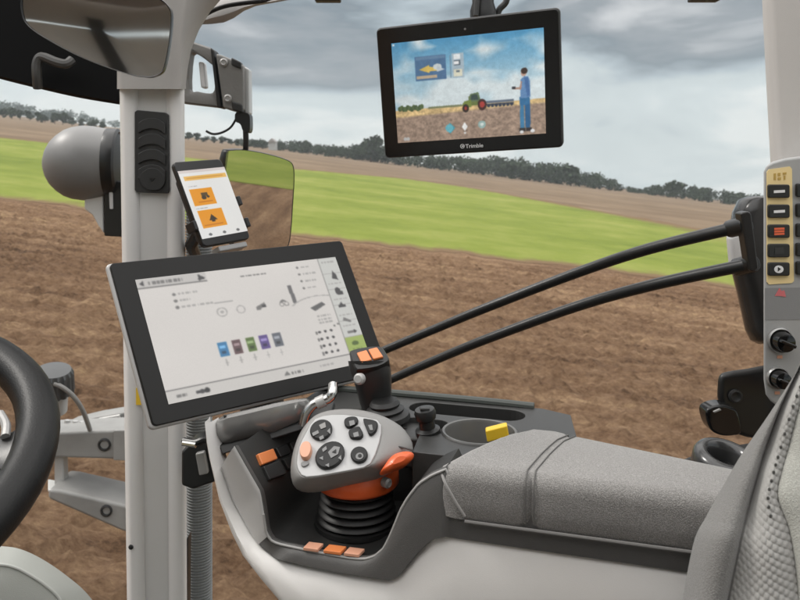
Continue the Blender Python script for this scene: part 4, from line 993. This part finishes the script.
# ------------------------------------------------------------------ right pillar and switch panel
t = thing('cab_pillar', 'pale grey rear cab pillar at the right edge above the switch panel', 'pillar', P(830, 640, .95))
rows = []
for y, x0 in ((-80, 756), (0, 762), (80, 766), (165, 770.5), (300, 772), (420, 778), (640, 785)):
    rows.append([P(x0 + 3, y, .99), P(x0, y, .95), P(x0 + 1.2, y, .925), P(x0 + 5, y, .912), P(x0 + 14, y, .905), P(x0 + 60, y, .90), P(x0 + 160, y, .90), P(x0 + 160, y, .99)])
build('pillar_trim', MB().loft(rows, True, True), m_rear, t, smooth=70)
t = thing('switch_panel', 'grey control panel with yellow-framed black switches and two round knobs', 'control panel', P(830, 400, .86))
pd = .86
pan = [(763, 172), (766, 165), (772, 161.5), (785, 158), (880, 146), (900, 160), (900, 420), (778, 408), (770, 402), (765, 395), (763, 380)]
build('panel', MB().prism([P(x, y, pd) for x, y in pan], (.034, .05, 0)), m_panel, t, bevel=.004, seg=3)
def flat(name, px, d0, th, mat, par, bevel=0, lab=None):
    return build(name, MB().prism([P(x, y, d0) for x, y in px], (0, th, 0)), mat, par, smooth=35 if bevel else 0, bevel=bevel, label=lab)
flat('lower_field', [(765, 288), (900, 286), (900, 319), (765, 320)], pd - .0004, .0002, M('panel_lower', (.25, .25, .25), .5, bump=(1500, .2, .001)), t)
strip = flat('label_strip', [(767, 172), (769, 169.5), (790, 166.5), (792, 169), (794, 281), (792, 283), (769, 284.5), (767, 282)], pd - .001, .0012, m_labely, t)
for q in ([(774, 173.5), (776, 173.2), (776, 180), (774, 180)], [(778, 173), (780.5, 172.8), (780.5, 176), (778, 176)], [(778, 177.5), (781, 177.3), (781, 179.8), (778, 180)], [(783, 172.6), (786.5, 172.2), (786.5, 174.5), (783, 174.8)], [(784, 175.5), (785.5, 175.5), (785.5, 179.6), (784, 179.6)]):
    flat('print', q, pd - .0016, .0008, m_cream, strip)
for i, y in enumerate((184.5, 204.5, 224.5, 244, 262.5)):
    s_ = flat('switch', rrect(768.8, y, 790.2, y + 13.5, 2, 3), pd - .005, .005, m_black, t, .0012)
    if i < 2: flat('icon', [(774, y + 6), (785, y + 5.3), (785, y + 8), (774, y + 8.6)], pd - .0056, .0008, m_icon, s_)
    if i == 2:
        for q in range(3): flat('icon', [(774.5, y + 3.5 + q * 2.6), (784.5, y + 3 + q * 2.6), (784.5, y + 5 + q * 2.6), (774.5, y + 5.5 + q * 2.6)], pd - .0056, .0008, m_icono, s_)
    if i == 3: flat('icon', [(775, y + 4), (784, y + 3.6), (784, y + 9.6), (775, y + 10)], pd - .0056, .0008, m_dark, s_)
    if i == 4: flat('icon', spline2(elp(779, y + 6.8, 4.6, 3.8, 0), 2, True), pd - .0056, .0008, m_icon, s_); flat('icon', [(778, y + 4.5), (781, y + 6.5), (778, y + 9)], pd - .0060, .0008, m_black, s_)
    flat('switch', rrect(797, y - 1, 820, y + 12.5, 2, 3), pd - .005, .005, m_black, t, .0012)
flat('warning_print', [(775, 296), (779.5, 288), (781.5, 291), (784.5, 290.5), (786, 297), (780, 296)], pd - .0009, .0008, m_iconp, t)
for x, y, r in ((779.5, 340, 12.5), (777, 377.5, 11)):
    r /= F / pd; c_ = P(x, y, pd)
    kn = build('knob', MB().lathe(c_, (0, -1, 0), [(r * 1.02, -.002), (r * 1.02, .003), (r * .92, .0045), (r * .84, .002)], 32), m_silver, t, smooth=40)
    build('knob_core', MB().lathe(c_, (0, -1, 0), [(r * .86, -.002), (r * .8, .006), (r * .72, .016), (r * .3, .018)], 32), m_gloss, kn, smooth=40)
    build('knob_grip', MB().box(c_ + V3((0, -.018, 0)), V3((r * 1.2, 0, -r * .5)), (0, .008, 0), V3((r * .12, 0, r * .28))), m_gloss, kn, bevel=.0015)
    flat('dial_print', [(x - 2, y + r * F / pd + 3), (x + 3, y + r * F / pd + 3), (x + 3, y + r * F / pd + 6), (x - 2, y + r * F / pd + 6)], pd - .0009, .0008, m_peach, kn)

# ------------------------------------------------------------------ door lock + cup behind armrest
t = thing('door_lock', 'black door lock block with round thumb lever, left of the switch panel', 'lock', P(740, 436, .93))
build('lock_body', wallpoly(spline2([(722, 377), (730, 373), (750, 370), (775, 366), (790, 372), (790, 440), (757, 440), (735, 432), (721, 405), (720, 388)], 3, True), .93, .012), m_black, t, bevel=.006, seg=3)
build('lock_boss', MB().lathe(P(735, 396, .93), (0, -1, 0), [(.0085, -.002), (.0085, .003), (.006, .004), (.003, .002)], 20), m_dark, t)
build('thumb_lever', wallpoly(spline2([(706, 414), (711, 407.5), (722, 405), (731, 407), (738, 412), (742, 432), (735, 436), (722, 436), (711, 430)], 3, True), .905, .024), m_gloss, t, bevel=.006, seg=3)
build('glint_plate', wallpoly([(713, 411.5), (720, 408.5), (722, 410.5), (714.5, 413.5)], .9035, .004), m_alu, t, bevel=.001)
t = thing('cable_ring', 'shiny grey ring socket behind the armrest, under the black lock', 'socket', PZ(728, 455, -.30))
cz = P(727, 455, .80)
build('ring', MB().lathe(cz, V3((.12, -.25, 1)), [(.033, -.02), (.033, -.004), (.030, .001), (.025, .003), (.021, .002), (.0185, -.006), (.018, -.02)], 36, caps=False), M('socket_grey', (.07, .07, .07), .2, .4, rvar=.05), t, smooth=60)
build('ring_floor', MB().lathe(cz, V3((.12, -.25, 1)), [(.0185, -.021), (.0185, -.018), (.002, -.017)], 24), m_black, t)
build('base', MB().prism([P(676, 461, .82), P(706, 449, .84), P(760, 440, .84), P(790, 480, .8), P(720, 480, .8)], (0, 0, -.02)), m_black, t, bevel=.003)

# ------------------------------------------------------------------ driver seat
t = thing('driver_seat', 'grey cloth driver seat backrest leaning in at the bottom right corner', 'seat', P(860, 690, .5))
rowL = [(668, 660), (675, 625), (681, 596), (692, 541), (704, 517), (717.5, 493), (730, 471), (743, 450), (769, 413), (787, 386), (803, 362), (822, 330)]
rowS = [(716, 660), (722, 630), (728, 600), (739.5, 545), (745, 522), (750.5, 501), (758, 474), (765, 450), (779, 411), (793, 380), (807, 352), (826, 322)]
rowM = [(806, 660), (801, 630), (798, 600), (794, 563), (788, 528), (777, 497), (781, 472), (788, 447), (799, 405), (808, 378), (820, 350), (838, 318)]
dep = lambda i: .455 + .009 * i
bol = []; knit = []; cen = []
n_r = 60
def rs(row): return resample([V3((x, y, 0)) for x, y in row], n_r) if False else spline([V3((x, y, 0)) for x, y in row], 6)
RL, RS, RM = rs(rowL), rs(rowS), rs(rowM)
for i in range(len(RL)):
    k = i / 6; d0 = dep(k)
    L_, S_, M_ = RL[i], RS[i], RM[i]
    w_ = S_.x - L_.x
    bol.append([P(L_.x + 8, L_.y, d0 + .12), P(L_.x + 1, L_.y, d0 + .065), P(L_.x + w_ * .05, L_.y + (S_.y - L_.y) * .05, d0 + .04), P(L_.x + w_ * .22, L_.y + (S_.y - L_.y) * .22, d0 + .016), P(L_.x + w_ * .5, L_.y + (S_.y - L_.y) * .5, d0 + .0), P(L_.x + w_ * .8, L_.y + (S_.y - L_.y) * .8, d0 - .003), P(L_.x + w_ * .95, L_.y + (S_.y - L_.y) * .95, d0 + .001), P(S_.x, S_.y, d0 + .008)])
build('bolster', MB().loft(bol), m_bolster, t, smooth=180, sub=1)
# knitted panel: rows of small cushions, modelled
mb = MB(); NU = 110
def knit_pt(i, u):
    k = i / 6; i0 = min(int(i), len(RS) - 2); fr_ = i - i0
    S_ = RS[i0].lerp(RS[i0 + 1], fr_); M_ = RM[i0].lerp(RM[i0 + 1], fr_); d0 = dep(k)
    return P(S_.x + (M_.x - S_.x) * u, S_.y + (M_.y - S_.y) * u, d0 + .008 - .010 * math.sin(1.57 * u) - .004 * math.sin(3.14 * u))
NR = 640; rows = []
Lw = .055
for r_ in range(NR + 1):
    i = r_ / NR * (len(RS) - 1); row_ = []
    a0, a1 = knit_pt(i, 0), knit_pt(i, 1); wid = (a1 - a0).length
    for j in range(NU + 1):
        u = j / NU; p = knit_pt(i, u)
        gx = u * wid / .0036; gy = p.z / .0034 + .5 * gx
        bx = abs(math.sin(math.pi * (gx + .5 * math.floor(gy)))) ; by = abs(math.sin(math.pi * gy))
        h = (bx * by) ** .7 * .0009
        row_.append(p + V3((0, -1, .1)) * h)
    rows.append(row_)
build('knit_panel', MB().loft(rows), m_knit, t, smooth=180, recalc=False)
rows = []
for i in range(len(RM)):
    k = i / 6; d0 = dep(k); M_ = RM[i]
    rows.append([P(M_.x, M_.y, d0 - .001), P(M_.x + 3, M_.y, d0 - .006), P(M_.x + 20, M_.y, d0 - .010), P(M_.x + 90, M_.y - 5, d0 - .012), P(M_.x + 180, M_.y - 10, d0 - .0)])
cen_rows = rows
build('centre_panel', MB().loft(rows), m_centre, t, smooth=180, sub=1)
build('seam', MB().tube([P(p.x + .3, p.y, dep(i / 6) + .0075) for i, p in enumerate(RS)], .0009, 8), m_seam, t)
rows = []
for i in range(len(RS)):
    k = i / 6; d0 = dep(k); L_, M_ = RL[i], RM[i]
    rows.append([P(L_.x + 8, L_.y, d0 + .12), P(L_.x + 60, L_.y - 4, d0 + .16), P(M_.x + 90, M_.y - 5, d0 + .17), P(M_.x + 190, M_.y - 10, d0 + .12), P(M_.x + 195, M_.y - 10, d0 + .04), P(M_.x + 180, M_.y - 10, d0)])
build('back_shell', MB().loft(rows), m_dark, t, smooth=60)
i = len(RS) - 1; tp = bol[-1] + [knit_pt(i, .5)] + cen_rows[-1] + rows[-1][::-1][1:-1]
cc_ = sum(tp, V3()) / len(tp)
build('top_panel', MB().loft([tp, [p.lerp(cc_, .25) + V3((0, 0, .012)) for p in tp], [p.lerp(cc_, .98) + V3((0, 0, .018)) for p in tp]], True), m_centre, t, smooth=70)
mb = MB()
for i in range(26, len(RS) - 2, 2):
    p = knit_pt(i + .3, .62) + V3((0, -.0016, 0)); mb.sphere(p, .0011, 5, (1, .3, 1.2))
build('perforation', mb, m_knitdark, t)

# ------------------------------------------------------------------ steering wheel
wc_ = P(-211, 468, .62); wn_ = V3((.10, -.38, .92)).normalized()
t = thing('steering_wheel', 'black steering wheel rim entering at the left edge', 'steering wheel', wc_)
e1 = V3((1, 0, 0)); e1 = (e1 - wn_ * e1.dot(wn_)).normalized(); e2 = wn_.cross(e1)
rows = []
for i in range(72):
    a = 6.28319 * i / 72; q = e1 * math.cos(a) + e2 * math.sin(a)
    rows.append([wc_ + q * (.1825 + .0185 * math.cos(6.28319 * j / 16)) + wn_ * .019 * math.sin(6.28319 * j / 16) for j in range(16)])
rows.append(rows[0])
build('rim', MB().loft(rows, True), M('wheel_leather', (.006, .006, .006), .42, spec=.3, bump=(600, .25, .001), rvar=.08), t, smooth=180)
build('hub', MB().lathe(wc_ - wn_ * .03, wn_, [(.05, -.03), (.058, 0), (.055, .02), (.03, .028)], 32), m_dark, t, bevel=.003)
for a in (14, 130, 230):
    q = e1 * math.cos(math.radians(a)) + e2 * math.sin(math.radians(a)); s_ = wn_.cross(q)
    rows = []
    for rr, hw, dz in ((.04, .026, -.024), (.09, .020, -.018), (.135, .018, -.010), (.160, .022, -.004), (.176, .034, 0)):
        cc = wc_ + q * rr + wn_ * dz
        rows.append([cc - s_ * hw - wn_ * .006, cc - s_ * hw + wn_ * .003, cc - s_ * hw * .6 + wn_ * .007, cc + s_ * hw * .6 + wn_ * .007, cc + s_ * hw + wn_ * .003, cc + s_ * hw - wn_ * .006])
    build('spoke', MB().loft(rows, True, True), m_black, t, smooth=60)
build('spoke_highlight', MB().tube(spline([wc_ + e1 * .150 + e2 * .048 + wn_ * .004, wc_ + e1 * .144 + e2 * .062 + wn_ * .004, wc_ + e1 * .130 + e2 * .08 + wn_ * .0], 5), .004, 10), m_alu, t)  # highlight on the glossy spoke top, built as a bright metal tube

# ------------------------------------------------------------------ dashboard cover
t = thing('dashboard', 'pale grey-green rounded dashboard cover below the steering wheel', 'dashboard', P(0, 690, .8))
oc = spline2([(-160, 575), (-90, 550), (-40, 543), (0, 546), (20, 549), (42, 559), (67, 576), (90, 597), (115, 635)], 5)
ic = spline2([(-160, 594), (-90, 568), (-40, 561), (0, 564), (12, 566), (24, 571), (46, 585), (62, 602), (80, 640)], 5)
rows = []
for (ax_, ay), (bx_, by) in zip(oc, ic):
    rows.append([P(ax_, ay + 60, .90), P(ax_ + .5, ay + 8, .875), P(ax_, ay, .86), P(ax_ * .5 + bx_ * .5, ay * .5 + by * .5, .838), P(bx_ * .96 + ax_ * .04, by - 1, .815), P(bx_, by + .5, .812), P(bx_ - 8, by + 25, .80), P(bx_ - 30, by + 120, .78), P(bx_ - 60, by + 260, .80)])
build('cover', MB().loft(rows), m_dash, t, smooth=40)
build('cover_edge', MB().tube([r[5] + V3((0, -.0005, .0003)) for r in rows], .0016, 8), M('cover_edge', (.50, .51, .48), .5), t)

# ------------------------------------------------------------------ front linkage outside
t = thing('front_linkage', 'grey metal front linkage arms outside, between steering wheel and pillar', 'linkage', P(95, 535, 2.5))
d = 2.5
up = build('arm', MB().prism([P(x, y, d) for x, y in ((40, 433), (62, 432), (165, 428), (165, 461), (112, 459.5), (60, 458), (40, 458))], (0, .14, 0)), m_armg, t, bevel=.01, seg=3)
build('pin', MB().lathe(P(104.5, 444.5, d), (0, -1, 0), [(.021, -.01), (.021, .004), (.016, .006), (.013, -.002)], 20), m_dark, up)
build('arm_flange', MB().prism([P(x, y, d - .02) for x, y in ((113, 430.5), (168, 428), (168, 463), (113, 460.5))], (0, .02, 0)), m_armg, up, bevel=.004)
lo_ = build('arm', MB().prism([P(x, y, d - .05) for x, y in ((48, 489), (60, 490), (165, 514), (165, 546), (120, 531), (56, 503), (47, 499))], (0, .16, 0)), m_armg, t, bevel=.012, seg=3)
build('pin', MB().lathe(P(106.5, 510.5, d - .05), (0, -1, 0), [(.019, -.01), (.019, .004), (.014, .006), (.011, -.002)], 20), m_dark, lo_)
build('arm_top', MB().prism([P(48, 479, d + .1), P(165, 500, d + .1), P(165, 513, d - .045), P(48, 489, d - .045)], (0, 0, -.01)), M('linkage_lit_top', (.62, .62, .6), .45, var=.06), lo_, bevel=.004)  # light on the arm's top face put into a paler paint
build('link', MB().prism([P(x, y, d + .02) for x, y in ((54, 455), (63, 456), (64, 488), (54, 486))], (0, .04, 0)), m_alu, t, bevel=.005)
build('arm', MB().prism([P(x, y, d + .16) for x, y in ((56, 430), (70, 423), (95, 417), (165, 405), (165, 432), (56, 434))], (0, .08, 0)), m_armg, t, bevel=.01)
build('plate', MB().prism([P(x, y, d + .15) for x, y in ((97, 419), (119, 415), (121, 425), (99, 427))], (0, .02, 0)), M('linkage_plate', (.55, .54, .52), .45), t, bevel=.003)
build('hose', MB().tube(spline([P(44, 386, d - .1), P(50, 383.5, d - .1), P(60, 386, d - .1), P(73, 396, d - .08), P(83, 411, d - .05), P(90, 430, d)], 6), .0075, 10), m_bracket, t)
for x in (66, 74, 81): build('fitting', MB().tube([P(x, 431, d + .1), P(x + 1.5, 420 + (x - 66) * .1, d + .1)], [.014, .009], 8), m_alu, t)
t = thing('filler_cap', 'dark ribbed round cap beside the steering wheel rim, above the linkage', 'cap', P(53, 397, 2.45))
mb = MB(); cc = P(53.5, 383, 2.45); n_ = 72; ax = V3((.12, -.25, 1)).normalized(); ex = ax.orthogonal().normalized(); ey = ax.cross(ex)
rows = []
for h, r0 in ((-.035, .058), (-.03, .064), (.034, .060), (.046, .052), (.050, .02), (.0505, .002)):
    rows.append([cc + ax * h + (ex * math.cos(6.2832 * k / n_) + ey * math.sin(6.2832 * k / n_)) * (r0 - (.006 if (k // 2) % 2 and .02 < r0 and h < .045 else 0)) for k in range(n_)])
build('cap_body', mb.loft(rows, True, True), M('cap_grey', (.075, .078, .08), .38, .2), t, smooth=30)
build('neck', MB().lathe(cc, ax, [(.042, -.10), (.045, -.03)], 24), m_alu, t)

# ------------------------------------------------------------------ air
hz_ = bpy.data.materials.new('haze_air'); hz_.use_nodes = True; nt = hz_.node_tree
for n in list(nt.nodes):
    if n.type == 'BSDF_PRINCIPLED': nt.nodes.remove(n)
pv = nt.nodes.new('ShaderNodeVolumePrincipled'); pv.inputs['Color'].default_value = (.86, .92, .95, 1); pv.inputs['Density'].default_value = HAZE
pv.inputs['Anisotropy'].default_value = .2
nt.links.new(pv.outputs['Volume'], nt.nodes['Material Output'].inputs['Volume'])
if HAZE > 0:
    o = build('haze', MB().box(V3((0, 200, -8)), (1600, 0, 0), (0, 1100, 0), (0, 0, 180)), hz_, smooth=0); o['kind'] = 'stuff'; o['label'] = 'thin pale air veiling the far trees'

# ------------------------------------------------------------------ sky, sun, camera
SUN = V3((-.68, .14, .72)).normalized()
w = bpy.data.worlds.new('World'); bpy.context.scene.world = w; w.use_nodes = True; nt = w.node_tree
N, L = nt.nodes.new, nt.links.new
bg = nt.nodes['Background']
sky = N('ShaderNodeTexSky'); sky.sky_type = 'NISHITA'; sky.sun_disc = False
sky.sun_elevation = math.asin(SUN.z); sky.sun_rotation = math.atan2(SUN.x, SUN.y)
tc = N('ShaderNodeTexCoord'); sp_ = N('ShaderNodeSeparateXYZ'); L(tc.outputs['Generated'], sp_.inputs[0])
mp = N('ShaderNodeMapping'); mp.inputs['Scale'].default_value = (2.2, 2.2, 6.2); mp.inputs['Location'].default_value = (.3, .1, .2); L(tc.outputs['Generated'], mp.inputs['Vector'])
n1 = N('ShaderNodeTexNoise'); n1.inputs['Scale'].default_value = 1.5; n1.inputs['Detail'].default_value = 5; n1.inputs['Roughness'].default_value = .52; n1.inputs['Distortion'].default_value = .3; L(mp.outputs['Vector'], n1.inputs['Vector'])
# height on the sky, nudged by the clouds
ma = N('ShaderNodeMath'); ma.operation = 'SUBTRACT'; L(n1.outputs['Fac'], ma.inputs[0]); ma.inputs[1].default_value = .5
mm = N('ShaderNodeMath'); mm.operation = 'MULTIPLY_ADD'; mm.inputs[1].default_value = .62; L(ma.outputs[0], mm.inputs[0]); L(sp_.outputs['Z'], mm.inputs[2])
cr = N('ShaderNodeValToRGB'); L(mm.outputs[0], cr.inputs['Fac'])
e = cr.color_ramp.elements
e[0].position = 0.0; e[0].color = (.80, .84, .83, 1); e[1].position = 1; e[1].color = (2.5, 2.45, 2.4, 1)
for ps, c_ in ((.035, (.82, .86, .85)), (.075, (.66, .735, .745)), (.115, (.60, .675, .69)), (.15, (.45, .53, .575)), (.205, (.21, .26, .30)), (.25, (.32, .355, .385)), (.36, (1.0, 1.0, 1.0)), (.6, (1.9, 1.87, 1.83))):
    k = e.new(ps); k.color = (*c_, 1)
sc1 = N('ShaderNodeVectorMath'); sc1.operation = 'SCALE'; sc1.inputs['Scale'].default_value = 10.0; L(cr.outputs['Color'], sc1.inputs[0])
mx = N('ShaderNodeMix'); mx.data_type = 'RGBA'; mx.inputs['Factor'].default_value = .95
L(sky.outputs['Color'], mx.inputs['A']); L(sc1.outputs['Vector'], mx.inputs['B'])
L(mx.outputs['Result'], bg.inputs['Color']); bg.inputs['Strength'].default_value = .1
sl = bpy.data.lights.new('sun', 'SUN'); sl.energy = 1.5; sl.angle = math.radians(11); sl.color = (1, .96, .9)
so = bpy.data.objects.new('sun', sl); C.objects.link(so); so.rotation_euler = SUN.to_track_quat('Z', 'Y').to_euler(); so.location = (0, 0, 40)

cd = bpy.data.cameras.new('camera'); cam = bpy.data.objects.new('camera', cd); C.objects.link(cam)
cam.location = (0, 0, EZ); cam.rotation_euler = (math.radians(90), 0, 0)
cd.sensor_width = 36; cd.lens = 36 * F / 800; cd.shift_y = -(300 - HY) / 800
cd.clip_start = .02; cd.clip_end = 3000
cd.dof.use_dof = True; cd.dof.focus_distance = .84; cd.dof.aperture_fstop = 18
sc = bpy.context.scene; sc.camera = cam
sc.view_settings.view_transform = 'Standard'; sc.view_settings.look = 'None'; sc.view_settings.gamma = 1; sc.view_settings.exposure = 0
sc.view_settings.use_curve_mapping = False
sc.cycles.use_denoising = True; sc.cycles.max_bounces = 8
